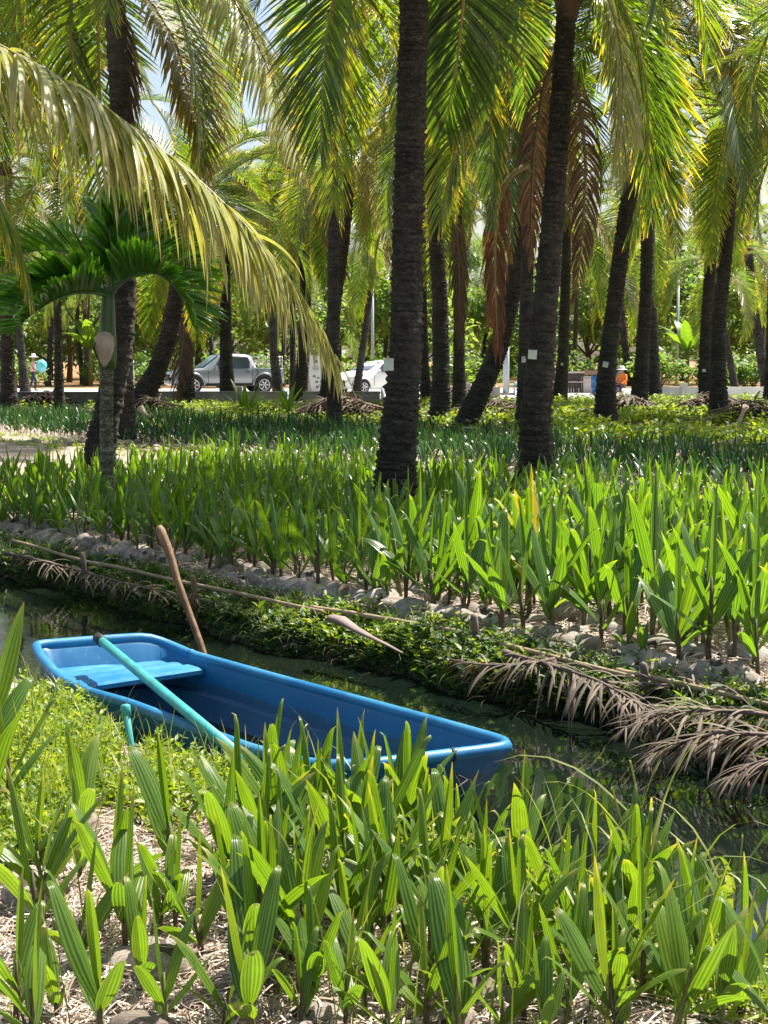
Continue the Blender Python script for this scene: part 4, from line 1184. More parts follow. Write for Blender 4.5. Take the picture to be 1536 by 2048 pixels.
def blades(name, X, Y, hlo, hhi, wid, mat, bend=(.2, 1.3), a=7, el0=(1.1, 1.5), kind='stuff', z=None):
    n = len(X); L = rng.uniform(hlo, hhi, n); az = rng.random(n) * 6.283
    b = rng.uniform(*bend, n); e0 = rng.uniform(*el0, n); st = np.linspace(0, 1, a)
    e = e0[:, None] - b[:, None] * st[None] ** 1.7
    step = (L / (a - 1))[:, None]
    z0 = np.zeros((n, 1)); cum = lambda d: np.concatenate([z0, np.cumsum(d[:, :-1], 1)], 1)
    zb = gz(X, Y) if z is None else z
    Cn = np.stack([X[:, None] + cum(np.cos(e) * np.cos(az)[:, None] * step), Y[:, None] + cum(np.cos(e) * np.sin(az)[:, None] * step), zb[:, None] + cum(np.sin(e) * step)], -1)
    side = np.stack([-np.sin(az), np.cos(az), np.zeros(n)], -1)[:, None, :] * np.ones((1, a, 1))
    wp = np.interp(st, [0, .3, .7, 1], [.8, 1, .7, .05]) * wid
    return ribbons(Cn, side * wp[None, :, None] * rng.uniform(.6, 1.2, n)[:, None, None], None)

def px_scatter(n, poly_fn, x0, x1, y0, y1, z=0.0):
    X, Y = [], []
    while len(X) < n:
        px, py = rng.uniform(x0, x1), rng.uniform(y0, y1)
        if not poly_fn(px, py): continue
        p = P(px, py, z); X.append(p.x); Y.append(p.y)
    return np.array(X), np.array(Y)
def smass(name, arr, mat): 
    V, Q, U, r = arr; return tag(link(name, mesh_np(name, V, Q, U, r), mat), kind='stuff')

# bright weeds between the boat and the straw
def weedy(px, py):
    p = P(px, py); u, s = us(p.x, p.y)
    lim = 2.98 + .05 * math.sin(u * 6)
    if 236 < px < 300 and 1480 < py < 1575: return False
    if s > lim: return False
    edge = 1690 - .12 * px + 40 * math.sin(px * .021) if px < 330 else 1650 - (px - 330) * .35
    return py < edge + rnd.uniform(-50, 40) or (px < 110 and py < 1730)
X, Y = px_scatter(2600, weedy, -60, 620, 1400, 1740)
herbs('weeds', X, Y, .04, .16, .03, .06, .40, 8, M['weed'])
X, Y = px_scatter(620, weedy, -60, 620, 1400, 1760)
smass('grass', blades('grass', X, Y, .08, .32, .0026, M['grass']), M['grass'])
# weeds along the near water edge further along and sprinkled in the straw
def edge_near(px, py):
    p = P(px, py); u, s = us(p.x, p.y); return 2.55 < s < 3.02
X, Y = px_scatter(1000, edge_near, 480, 1600, 1560, 2080)
herbs('weeds', X, Y, .04, .16, .025, .055, .36, 8, M['weed'])
def in_straw(px, py):
    p = P(px, py); u, s = us(p.x, p.y); return s < 2.9
X, Y = px_scatter(120, in_straw, 650, 1560, 1600, 2120)
smass('grass', blades('grass', X, Y, .15, .55, .0032, M['grass'], bend=(.3, 1.8)), M['grass'])
X, Y = px_scatter(60, in_straw, -20, 650, 1700, 2120)
smass('grass', blades('grass', X, Y, .1, .4, .0026, M['grass'], bend=(.3, 1.8)), M['grass'])

# tall single grasses by the water with seed heads
for i, (bx, by, tx, ty, lab) in enumerate([(1330,1840,1262,1435,'tall pale grass stalk against the dark water'), (1400,1820,1380,1510,'tall straight grass stalk beside the forked one'), (1290,1850,1225,1530,'tall grass blade beside the water leaning over the canal'),
                               (1440,1850,1490,1500,'tall reed like grass reaching toward the dry fronds'), (1530,1900,1545,1560,'grass tuft at the water edge with long blades')]):
    p = P(bx, by); s_ = us(p.x, p.y)
    t = PY(tx, ty, p.y + .05) - p
    g = thing('tall_grass', lab, 'grass plant', (p.x, p.y, float(gz(p.x, p.y))))
    V, Q, U, r = tube_np(spline([(0, 0, 0), t * .5 + Vector((.01, 0, .01)), t], 12), np.linspace(.0055, .0025, 12), 5)
    link('stalk', mesh_np('stalk', V, Q, U, r), M['grass'], g)
    k = 7; f = rng.uniform(.1, .75, k)
    parts = []
    for j in range(k):
        o = t * f[j]
        arr = blades('b', np.array([o.x]), np.array([o.y]), .25, .5, .0075, M['grass'], bend=(.8, 1.9), el0=(.7, 1.35), z=np.array([o.z])); parts.append(arr)
    V, Q, U, r = merge(parts); link('blades', mesh_np('blades', V, Q, U, r), M['grass'], g)

# far bank cover
def bank(n, u0, u1, lo, hi):
    u = rng.uniform(u0, u1, n); x, y = xy(u, rng.uniform(lo, hi, n)); z = gz(x, y); k = (z > WATER + .015) & (y > 3)
    return x[k], y[k]
X, Y = bank(8200, -12.5, -1.2, 4.98, 5.42)
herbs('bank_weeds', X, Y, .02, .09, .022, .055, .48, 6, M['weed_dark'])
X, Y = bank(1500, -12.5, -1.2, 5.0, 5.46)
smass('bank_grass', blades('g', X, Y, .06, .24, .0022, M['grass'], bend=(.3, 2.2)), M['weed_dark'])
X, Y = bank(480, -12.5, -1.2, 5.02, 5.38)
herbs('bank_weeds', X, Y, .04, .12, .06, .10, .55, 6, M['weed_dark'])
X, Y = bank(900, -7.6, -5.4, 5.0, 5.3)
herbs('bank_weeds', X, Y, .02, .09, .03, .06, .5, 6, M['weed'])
# overhanging dry stalks and roots at the water edge
u = rng.uniform(-12, -1.2, 700); x, y = xy(u, 5.06 + rng.normal(0, .03, 700))
smass('bank_grass', blades('g', x, y, .10, .28, .002, M['frond_dry'], bend=(1.8, 3.2), el0=(.2, 1.2)), M['frond_dry'])

# dry fronds fallen on the bank, tips in the water
def dry(label, pts, lm, nl, seed, wid=.007, hang=1.0, z=None, lift=0, phi=(50, 20), side=None):
    path = []
    for px, py, zz in pts:
        p = P(px, py, zz * .5); path.append(p)
    b = path[0].copy()
    def fl(x, y): return np.maximum(gz(x + b.x, y + b.y), WATER - .06) - b.z
    me = frond_mesh('dry_frond', spline([p - b for p in path], 30), M['frond_dry'], M['wood_grey'], nl=int(nl * .8), lm=lm * .68, wid=wid, hang=hang * .6, lift=lift - .25, phi=phi, start=.05, rad=.012, seed=seed, a=9, jit=.4, miss=.2, floor=fl, side=side)
    tag(link('dry_frond', me, None, None, b), label, 'dry frond', 'dry fronds fallen on the canal bank')
dry('greyed dry frond lying along the shaded bank behind the boat', [(10,1105,.03),(110,1128,.04),(220,1158,.04),(330,1186,.03),(440,1206,.02)], .30, 100, 1)
#dry('sunlit dry frond heaped at the far corner of the bank', [(-60,1120,.08),(0,1128,.09),(60,1140,.09),(130,1158,.06)], .34, 60, 2)
#dry('pale pointing at the punting pole', [(520,1190,.04),(460,1180,.06),(380,1170,.07),(290,1160,.06)], .3, 50, 3)
dry('dry frond with leaflets dangling from the bank into the water', [(1180,1300,.05),(1110,1318,.07),(1040,1330,.07),(960,1330,.05),(900,1318,.02)], .34, 64, 4, hang=1.5)
dry('long dry frond with a reddish rib sweeping down into the canal', [(1010,1305,.06),(1100,1330,.08),(1190,1358,.09),(1260,1395,.07),(1310,1440,.02)], .42, 74, 5, hang=1.4, wid=.008)
dry('broad dry frond with splayed leaflets touching the water', [(1600,1440,.05),(1500,1425,.09),(1400,1420,.10),(1310,1430,.08),(1250,1455,.02)], .42, 74, 6, hang=1.2, wid=.008)
dry('dry frond lying lowest on the bank with a dark reflection', [(1640,1490,.03),(1540,1470,.07),(1430,1465,.06),(1340,1490,-.02),(1290,1520,-.10)], .40, 66, 7, hang=1.2, wid=.008)
dry('dry frond half under the green bank weeds', [(1560,1395,.05),(1450,1380,.06),(1340,1370,.06),(1230,1365,.05)], .32, 60, 8)
dry('torn dry frond poking from under the bank weeds by the reeds', [(1600,1530,.0),(1540,1520,.03),(1500,1530,-.03),(1450,1560,-.12)], .34, 40, 9, hang=1.4)

u = rng.uniform(-12.8, -1.2, 3600)
e1 = 5.03 + .07 * np.sin(u * 1.3 + 2) + .05 * np.sin(u * 3.7) + .03 * np.sin(u * 9.1)
X, Y = xy(u, e1 + rng.uniform(-.012, .07, len(u)))
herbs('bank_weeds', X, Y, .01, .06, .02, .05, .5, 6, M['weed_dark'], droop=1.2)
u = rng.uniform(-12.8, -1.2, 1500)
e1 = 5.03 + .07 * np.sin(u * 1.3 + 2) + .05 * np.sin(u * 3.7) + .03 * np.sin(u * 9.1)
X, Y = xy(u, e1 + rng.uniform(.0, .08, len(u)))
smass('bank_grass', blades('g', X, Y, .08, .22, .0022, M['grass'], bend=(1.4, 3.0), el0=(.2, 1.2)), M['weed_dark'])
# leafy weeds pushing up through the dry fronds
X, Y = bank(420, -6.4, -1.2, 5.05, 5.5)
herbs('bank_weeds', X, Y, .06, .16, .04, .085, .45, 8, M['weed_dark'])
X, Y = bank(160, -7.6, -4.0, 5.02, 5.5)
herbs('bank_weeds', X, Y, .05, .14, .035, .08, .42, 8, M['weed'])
X, Y = scatter_us(1900, -36, 2, 11.5, 13.2)
herbs('weeds', X, Y, .03, .10, .04, .08, .5, 6, M['weed'])
# ground cover and litter of the grove
def grove(lo, hi, x0, x1): 
    def f(n):
        y = rng.uniform(lo, hi, n) ; x = rng.uniform(x0, x1, n) * y / 30; return x, y
    return f
def cover(name, n, lo, hi, x0, x1, h, l, mat, per=6, cond=None, clump=4):
    k = n // clump
    y0 = lo * (hi / lo) ** rng.random(k); x0_ = rng.uniform(x0, x1, k) * y0 / 30
    x = np.repeat(x0_, clump) + rng.normal(0, .25, k * clump); y = np.repeat(y0, clump) + rng.normal(0, .25, k * clump)
    s = x * NX + y * NY; ok = s > 19.2
    if cond is not None: ok &= cond(x, y)
    x, y = x[ok], y[ok]
    herbs(name, x, y, h[0], h[1], l[0], l[1], .55, per, mat)
cover('ground_cover', 7000, 26, 56, 1.0, 9, (.08, .38), (.09, .20), M['weed'], cond=lambda x, y: (np.sin(x * .9 + y * .35) + np.sin(x * .31 - y * .5) > -.8))
cover('ground_cover', 4200, 27, 54, -9, 1.2, (.06, .30), (.08, .17), M['weed'], cond=lambda x, y: (np.sin(x * .7 + y * .25) + np.sin(x * .23 - y * .6) > -.4))
cover('ground_cover', 1600, 28, 54, -9, 9, (.05, .25), (.08, .16), M['weed_dark'])
k = 2600; y = 24 * (54 / 24) ** rng.random(k); x = rng.uniform(-9, 9, k) * y / 30; ok = (x * NX + y * NY) > 19
V, Q, U, r = leaf_mass(x[ok], y[ok], gz(x[ok], y[ok]) + .05, rng.uniform(.2, .8, ok.sum()), rng.uniform(.04, .12, ok.sum()), rng.uniform(-.05, .35, ok.sum()), rng.random(ok.sum()) * 6.28, .4)
smass('leaf_litter', (V, Q, U, r), M['frond_dry'])
X, Y = scatter_us(1100, -36, 2, 12.2, 19)
smass('grass', blades('g', X, Y, .15, .5, .005, M['grass'], bend=(.3, 1.8)), M['weed'])
for i, (bx, by, hpx, lab, mt) in enumerate([(490,830,80,'dark green young palm beside the pickup trunk palm','frond'), (575,825,75,'young palm with spreading leaves before the slanting palm','frond'), (460,862,40,'yellow leaved young palm in the far bed','frond_old'), (320,872,45,'yellow green young palm near the pale cut petiole','frond_old')]):
    p = P(bx, by); h = hpx * p.y / F
    e = thing('young_palm', lab, 'young palm', p)
    for q in range(7):
        g = leaf_geo((0, 0, 0), q * 2.4 + i, .25 + .09 * q, .5, h * rnd.uniform(.8, 1.15), h * .16, along=9, pleats=3)
        link('leaf', mesh_np('leaf', *g[:2], g[2], g[3]), M['seed_bed'] if mt == 'frond' else M['seed_old'], e)
# cut petioles and heaps of fallen fronds
def bit(label, a, b_, ra, mat, name='cut_petiole', cat='palm petiole'):
    p0 = P(*a); p1 = PY(b_[0], b_[1], p0.y + .1); m = MB(); d = p1 - p0
    m.tube([d * 0, d * .3 + Vector((0, 0, .03)), d * .7 + Vector((0, 0, .02)), d], [ra, ra * .8, ra * .7, ra * 1.2], 8, wob=.12, flat=.6)
    tag(m.build(name, mat, None, True, loc=p0), label, cat)
M['pet'] = plain('pale_petiole', (.46, .34, .25), .7, nscale=6, namt=.35)
bit('pale cut palm petiole sticking up from the bed', (318, 866), (280, 815), .10, M['pet'])
bit('curled pale petiole beside the dark carded palm', (1010, 862), (1052, 846), .09, M['pet'])
bit('split reddish petiole standing in the ground cover', (1472, 858), (1492, 812), .10, M['pet'])
for i, (bx, by, n, lab) in enumerate([(680,842,7,'heap of dark dead fronds near the sign palm'), (1425,832,7,'heap of dead fronds behind the twin palms'), (1250,832,6,'heap of dead fronds against the dark upright palm'), (1505,850,6,'reddish heap of dead fronds in the bright ground cover'), (990,838,5,'heap of pale dead fronds near the leaning palm'), (95,812,5,'pale heap of dead fronds by the dark low wall'), (300,826,4,'dead fronds at the foot of the strongly leaning palm')]):
    p = P(bx, by); e = thing('frond_heap', lab, 'frond heap', p, 0, 'heaps of dead fronds in the grove')
    for q in range(n):
        a = rnd.uniform(-.5, .5) + (math.pi if rnd.random() < .5 else 0); L_ = rnd.uniform(1.4, 2.6)
        pth = [(-math.cos(a) * L_ / 2, rnd.uniform(-.4, .4), .1 + .04 * q), (0, rnd.uniform(-.2, .2), .22 + .07 * q), (math.cos(a) * L_ / 2, rnd.uniform(-.4, .4), .08 + .04 * q)]
        link('dead_frond', frond_mesh('dead_frond', spline(pth, 14), M['frond_dry'] if (q + i) % 2 else M['frond_dead'], M['wood_grey'], nl=26, lm=.6, wid=.03, hang=.8, lift=.1, start=.1, seed=q + 10 * i, a=5, jit=.3, floor=lambda x, y: np.zeros_like(x)), None, e)
# ------------------------------------------------------------------ cards on the trunks
M['card'] = plain('white_card', (.62, .66, .62), .5, nscale=6, namt=.08)
M['pin'] = plain('steel_pin', (.4, .4, .4), .4, metal=1)
for (px, py, w_, h_, Y, dy, lab, tilt) in [(777,729,20,24,P(783,1050).y,.235,'white card nailed to the thick near coconut trunk',0), (1065,709,17,18,P(1072,1015).y,.25,'white square card nailed to the dark near coconut trunk',.06),
     (1048,719,9,12,P(1048,868).y,.24,'small white card on the slim trunk behind the dark near palm',0), (1211,729,11,11,P(1213,858).y,.25,'tiny tilted white card on the curved ringed trunk',.2), (1408,741,7,6,P(1415,815).y,.24,'tiny white card on one of the twin trunks',0), (1124,729,5,6,P(1118,805).y,.2,'tiny pale card on the trunk before the stall panels',0)]:
    c = PY(px, py, Y - dy); a, b_ = w_ * Y / F, h_ * Y / F
    e = thing('paper_card', lab, 'card', c)
    m = MB(); m.box((0, 0, 0), (a, .004, b_), 0, Matrix.Rotation(tilt, 3, 'Y'))
    for k in range(3): m.box((a * (.25 * k - .25), -.004, 0), (.004 * Y / 20, .002, b_ * .96), 0, Matrix.Rotation(tilt, 3, 'Y'))
    m.build('sheet', M['card'], e)
    m = MB(); m.tube([(0, -.012, b_ * .4), (0, .05, b_ * .4)], .008, 6); m.build('nail', M['pin'], e)

# ------------------------------------------------------------------ road, wall
def roadmat(name, a, b_):
    m, nt, b, out = new_mat(name); geo = N(nt, 'ShaderNodeNewGeometry')
    n1 = noise(nt, .6, 5, geo.outputs['Position']); n2 = noise(nt, 20, 4, geo.outputs['Position'])
    c = ramp(nt, n1, [(.3, a), (.7, b_)]); c = mixc(nt, .5, c, mixc(nt, 1.0, c, ramp(nt, n2, [(.3, .7), (.7, 1.2)]), 'MULTIPLY'))
    nt.links.new(c, b.inputs['Base Color']); b.inputs['Roughness'].default_value = .85; return m
M['road'] = roadmat('pale_concrete', (.36, .34, .33), (.50, .48, .47))
xs = np.linspace(-120, 120, 61); V = []
for x in xs: V += [(x, 57, .006), (x, 79, .006)]
tag(link('road', mesh_np('road', V, [(2 * i, 2 * i + 2, 2 * i + 3, 2 * i + 1) for i in range(60)]), M['road']), kind='structure')
M['wall_grey'] = plain('grey_concrete', (.30, .29, .27), .9, nscale=3, namt=.3)
M['wall_dark'] = plain('stained_concrete', (.12, .12, .115), .9, nscale=3, namt=.4)
M['wall_white'] = plain('white_painted_concrete', (.72, .71, .68), .8, nscale=2, namt=.12)
def wall(label, x0px, x1px, ybase, ytop, mat, posts=()):
    p0, p1 = P(x0px, ybase), P(x1px, ybase); Y = p0.y; h = PY(x0px, ytop, Y).z
    e = thing('low_wall', label, 'wall', p0); L_ = p1.x - p0.x
    m = MB(); m.box((L_ / 2, 0, h / 2 - .05), (L_, .14, h + .1)); m.build('panel', mat, e)
    m = MB(); m.box((L_ / 2, 0, h + .022), (L_ + .02, .2, .04)); m.build('coping', mat, e)
    for q in posts:
        x = PY(q, ytop, Y).x - p0.x; m = MB(); m.box((x, -.02, h / 2 + .08), (.24, .26, h + .24)); m.build('post', mat, e, bevel=.02)
wall('dark stained low concrete wall along the orange bank side', -60, 268, 812, 786, M['wall_dark'], (118, 250))
wall('pale grey low concrete wall below the silver pickup', 268, 575, 808, 785, M['wall_grey'], (478,))
wall('grey low concrete wall below the sign and white car', 606, 760, 808, 785, M['wall_grey'], (678,))
wall('short grey low concrete wall seen between the leaning trunks', 862, 1000, 796, 776, M['wall_grey'], (935,))
wall('long white painted low wall beside the bright ground cover', 1300, 1600, 797, 776, M['wall_white'], (1368,))

# ------------------------------------------------------------------ vehicles
M['silver'] = plain('silver_paint', (.27, .29, .32), .34, metal=.5, coat=.6)
M['white_paint'] = plain('white_paint', (.78, .79, .80), .3, coat=.7)
M['glass'] = plain('tinted_glass', (.02, .03, .045), .06, spec=.9)
M['glass_sky'] = plain('windscreen_glass', (.10, .15, .22), .05, spec=1.0)
M['tyre'] = plain('tyre_rubber', (.018, .018, .018), .8)
M['rim_m'] = plain('alloy_rim', (.55, .55, .56), .3, metal=.8)
M['lamp'] = plain('lamp_lens', (.75, .78, .8), .1, spec=.9)
M['plate'] = plain('number_plate', (.75, .76, .78), .5)
M['trimblack'] = plain('black_trim', (.015, .015, .016), .5)
def loft_body(st):
    rows = []
    for (x, zb, zs, zr, w_, wr) in st:
        h = zs - zb
        half = [(0, zb), (.85 * w_, zb), (.98 * w_, zb + .22 * h), (w_, zb + .6 * h), (.985 * w_, zb + .9 * h), (.955 * w_, zs), (wr + .02, zr - .10 if zr - zs > .2 else zr - .02), (wr * .93, zr - .03 if zr - zs > .2 else zr - .008), (wr * .6, zr), (0, zr + .01)]
        rows.append([(x, y, z) for y, z in half] + [(x, -y, z) for y, z in half[-2:0:-1]])
    n = len(rows[0]); V = [p for r_ in rows for p in r_]; fc = []
    for i in range(len(rows) - 1):
        for k in range(n): k2 = (k + 1) % n; fc.append((i * n + k, i * n + k2, (i + 1) * n + k2, (i + 1) * n + k))
    fc.append(tuple(range(n))); fc.append(tuple((len(rows) - 1) * n + k for k in reversed(range(n))))
    m = MB(); m.add(V, fc); return m
def wheel(parent, x, y, r, wd):
    s = 1 if y > 0 else -1
    rot = Matrix.Rotation(math.pi / 2, 4, 'X'); t = bpy.data.objects.new('wheel', None)
    m = MB(); m.lathe([(r * .6, -wd / 2), (r * .9, -wd / 2), (r, -wd * .35), (r, wd * .35), (r * .9, wd / 2), (r * .6, wd / 2)], 28, mat=rot)
    wh = m.build('wheel', M['tyre'], parent, True, loc=(x, y, r))
    m = MB(); yy = s * (wd / 2 + .004)
    m.tube([(0, yy - .02 * s, 0), (0, yy, 0)], [r * .16, r * .16], 12)
    for k in range(6):
        a = k * math.pi / 3; c = Vector((math.cos(a), 0, math.sin(a)))
        m.box(c * r * .36 + Vector((0, yy - .01 * s, 0)), (r * .52, .02, r * .17), 0, Matrix.Rotation(-a, 3, 'Y'))
    ring_ = [(r * .62 * math.cos(q), yy - .006 * s, r * .62 * math.sin(q)) for q in np.linspace(0, 2 * math.pi, 25)]
    m.tube(ring_, r * .06, 6); m.build('rim', M['rim_m'], wh, True)
    m = MB(); ar = [(r * 1.2 * math.cos(q), s * .005 , r * 1.2 * math.sin(q)) for q in np.linspace(-.15, math.pi + .15, 18)]
    m2 = MB(); m2.add([(0, -s * .01, 0)] + [(a[0], -s * .01, a[2]) for a in ar], [(0, i, i + 1) for i in range(1, len(ar))]); 
    m.tube(ar, .035, 6)
    return wh, ar
def quad(parent, name, mat, pts, thick=.012):
    m = MB(); pts = [Vector(p) for p in pts]; nn = (pts[1] - pts[0]).cross(pts[2] - pts[0]).normalized() * thick
    n = len(pts); m.add([p - nn for p in pts] + [p + nn for p in pts], [tuple(reversed(range(n))), tuple(range(n, 2 * n))] + [(i, (i + 1) % n, n + (i + 1) % n, n + i) for i in range(n)])
    return m.build(name, mat, parent)

def arch(parent, x, y, r):
    s = 1 if y > 0 else -1
    m = MB(); q = np.linspace(-.1, math.pi + .1, 20)
    m.add([(x, y, r)] + [(x + r * 1.22 * math.cos(a), y, r + r * 1.22 * math.sin(a)) for a in q], [(0, i, i + 1) for i in range(1, 20)])
    m.build('wheel_well', M['trimblack'], parent)
    m = MB(); m.tube([(x + r * 1.25 * math.cos(a), y, r + r * 1.25 * math.sin(a)) for a in q], .045, 7)
    return m

def pickup():
    c = P(446, 787); t = thing('pickup_truck', 'silver double cab pickup truck with a tubular rack on its bed', 'pickup truck', (c.x, c.y + .6, 0.006), math.pi + R(20))
    st = [(2.56,.48,.84,.88,.66,.60),(2.47,.36,.94,.99,.82,.74),(2.2,.34,.98,1.05,.89,.80),(1.7,.34,1.02,1.10,.91,.82),(1.2,.34,1.05,1.13,.92,.82),(1.12,.34,1.055,1.16,.92,.80),(.75,.34,1.06,1.45,.92,.73),(.42,.34,1.07,1.68,.92,.68),(.15,.34,1.08,1.75,.92,.67),(-.4,.34,1.09,1.78,.92,.67),(-.95,.34,1.10,1.74,.92,.66),(-1.12,.34,1.10,1.66,.92,.66),(-1.28,.34,1.10,1.14,.92,.84),(-1.4,.34,1.10,1.13,.92,.86),(-2.5,.40,1.10,1.13,.92,.86),(-2.58,.46,1.06,1.09,.88,.82)]
    loft_body(st).build('body', M['silver'], t, True)
    for s in (1, -1):
        for x in (1.62, -1.62):
            arch(t, x, s * .925, .40).build('fender', M['silver'], t, True); wheel(t, x, s * .84, .385, .24)
        quad(t, 'window', M['glass'], [(.70,s*.915,1.12),(-.05,s*.905,1.13),(-.05,s*.735,1.62),(.38,s*.745,1.60)])
        quad(t, 'window', M['glass'], [(-.17,s*.905,1.13),(-.95,s*.90,1.14),(-1.0,s*.80,1.4),(-.90,s*.735,1.62),(-.17,s*.735,1.63)])
        quad(t, 'headlight', M['lamp'], [(2.50,s*.55,.80),(2.22,s*.875,.80),(2.16,s*.86,.98),(2.46,s*.60,.95)], .03)
        m = MB(); m.box((.62, s * 1.03, 1.14), (.12, .2, .2)); m.build('mirror', M['silver'], t, bevel=.03)
        m = MB(); m.box((-.0, s * .925, .95), (.2, .03, .035)); m.box((-.85, s * .925, .96), (.2, .03, .035)); m.build('door_handle', M['trimblack'], t)
        m = MB(); m.box((-.12, s * .928, .70), (.015, .006, .68)); m.box((-1.08, s * .928, .75), (.015, .006, .62)); m.box((.95, s * .928, .72), (.015, .006, .62)); m.box((-1.30, s * .928, .76), (.03, .006, .66)); m.build('door_seam', M['trimblack'], t)
        m = MB(); m.box((0, s * .86, .36), (2.3, .16, .07)); m.build('side_step', M['trimblack'], t)
    quad(t, 'windscreen', M['glass_sky'], [(1.14,.72,1.19),(1.14,-.72,1.19),(.44,-.60,1.70),(.44,.60,1.70)], .02)
    m = MB(); m.box((2.53, 0, .78), (.06, 1.0, .22)); m.build('grille', M['trimblack'], t, bevel=.02)
    m = MB(); m.box((2.55, 0, .50), (.12, 1.5, .2)); m.build('bumper', M['silver'], t, bevel=.04)
    m = MB()
    for z in (1.30, 1.46, 1.64):
        m.tube([(-1.42, .8, z), (-2.5, .8, z), (-2.5, -.8, z), (-1.42, -.8, z), (-1.42, .8, z)], .02, 6)
    for x in (-1.42, -1.8, -2.15, -2.5):
        for s in (.8, -.8): m.tube([(x, s, 1.1), (x, s, 1.66)], .022, 6)
    for y in (-.4, 0, .4): m.tube([(-2.5, y, 1.1), (-2.5, y, 1.64)], .018, 6)
    m.build('bed_rack', M['rim_m'], t, True)
pickup()
def sedan():
    c = P(752, 787); t = thing('parked_car', 'white hatchback car half hidden by the thick near trunk', 'car', (c.x, c.y + .6, .006), math.pi + R(38))
    st = [(2.12,.36,.60,.64,.50,.42),(2.02,.22,.72,.78,.72,.62),(1.8,.20,.80,.87,.81,.70),(1.4,.19,.86,.95,.845,.72),(.95,.19,.90,1.02,.85,.70),(.88,.19,.905,1.05,.85,.69),(.4,.19,.93,1.33,.85,.60),(.1,.19,.94,1.43,.85,.58),(-.4,.19,.95,1.48,.85,.58),(-1.0,.19,.97,1.45,.85,.57),(-1.5,.2,.99,1.30,.84,.58),(-1.85,.24,1.0,1.12,.81,.64),(-2.05,.34,.96,1.02,.74,.64),(-2.1,.42,.8,.84,.68,.6)]
    loft_body(st).build('body', M['white_paint'], t, True)
    for s in (1, -1):
        for x in (1.32, -1.28):
            arch(t, x, s * .855, .31).build('fender', M['white_paint'], t, True); wheel(t, x, s * .78, .30, .19)
        quad(t, 'window', M['glass'], [(.62,s*.845,.97),(-.25,s*.84,.98),(-.25,s*.645,1.34),(.12,s*.65,1.33)])
        quad(t, 'window', M['glass'], [(-.33,s*.84,.98),(-1.3,s*.835,1.02),(-1.15,s*.66,1.31),(-.33,s*.645,1.35)])
        quad(t, 'headlight', M['lamp'], [(2.00,s*.42,.70),(1.72,s*.80,.76),(1.62,s*.81,.84),(1.92,s*.50,.76)], .02)
        quad(t, 'fog_lamp', M['trimblack'], [(2.05,s*.50,.36),(1.90,s*.76,.36),(1.88,s*.78,.52)], .03)
        m = MB(); m.box((.55, s * .93, 1.02), (.1, .18, .13)); m.build('mirror', M['white_paint'], t, bevel=.03)
        m = MB(); m.box((-.29, s * .856, .62), (.012, .006, .55)); m.box((.75, s * .856, .60), (.012, .006, .55)); m.build('door_seam', M['trimblack'], t)
    quad(t, 'windscreen', M['glass_sky'], [(.90,.64,1.07),(.90,-.64,1.07),(.14,-.53,1.40),(.14,.53,1.40)], .02)
    m = MB(); m.box((2.07, 0, .46), (.10, 1.0, .26)); m.box((2.03, 0, .70), (.06, .7, .05)); m.build('grille', M['trimblack'], t, bevel=.02)
    m = MB(); m.box((2.135, .0, .52), (.015, .34, .16)); m.build('number_plate', M['plate'], t)
    m = MB(); m.tube([(2.08, 0, .745), (2.10, 0, .745)], .055, 12); m.build('badge', M['rim_m'], t)
sedan()

# ------------------------------------------------------------------ standing sign, posts
M['sign_white'] = plain('white_sign', (.80, .80, .80), .5); M['ink'] = plain('grey_print', (.25, .26, .28), .6)
c = P(634, 789); Y = c.y; k = Y / F
e = thing('standing_sign', 'tall white standing sign with small grey pictures by the road', 'sign', c, R(-8))
m = MB(); pr = [(-9, 3), (-13, 20), (-16, 45), (-18, 66), (-17, 74), (-13, 78), (14, 76), (15, 60), (15, 30), (17, 3)]
pr = [(a * k, b_ * k) for a, b_ in pr]; n = len(pr)
m.add([(a, -.05, b_) for a, b_ in pr] + [(a, .05, b_) for a, b_ in pr], [tuple(range(n)), tuple(reversed(range(n, 2 * n)))] + [(i, n + i, n + (i + 1) % n, (i + 1) % n) for i in range(n)])
m.build('panel', M['sign_white'], e)
m = MB()
for x, z, w_, h_ in ((-2, 66, 8, 6), (-4, 55, 12, 1), (-3, 52, 14, 1), (-2, 49, 12, 1), (-5, 36, 6, 5), (3, 33, 5, 4), (0, 25, 6, 5), (1, 15, 6, 6), (5, 19, 3, 2)): m.box((x * k, -.055, z * k), (w_ * k, .006, h_ * k), 0, Matrix.Rotation(.3 * (h_ > 2), 3, 'Y'))
m.build('print', M['ink'], e)
m = MB(); m.box((-20 * k, .3, 20 * k), (16 * k, .08, 40 * k)); m.box((0, .1, .03), (34 * k, .7, .06)); m.build('base', plain('sign_back', (.34, .30, .26), .8), e)
M['post'] = plain('grey_post', (.45, .49, .55), .5)
def post(label, px, yb, yt, w_, extra=None):
    b = P(px, yb); Y = b.y; h = PY(px, yt, Y).z; r_ = w_ / 2 * Y / F
    e = thing('utility_post', label, 'post', b)
    m = MB(); m.tube([(0, 0, -.1), (0, 0, h)], [r_, r_ * .8], 10); m.build('pole', M['post'], e, True)
    m = MB(); m.box((0, 0, .05), (r_ * 4, r_ * 4, .1)); m.build('foot', M['wall_grey'], e)
    for x, z, sx, sz in extra or (): m = MB(); m.box((x * Y / F, -r_ * .5, z * Y / F), (sx * Y / F, .2, sz * Y / F)); m.build('box', M['trimblack'], e, bevel=.02)
post('pale blue roadside post with two dark boxes', 1353, 772, 560, 6, [(-5, 46, 5, 12), (-4, 108, 5, 8)])
post('pale grey post above the white car', 745, 772, 560, 7)
post('short white post against the thick near trunk', 765, 805, 775, 9)
post('grey metal post between leaning palm and stall', 1012, 790, 660, 14)
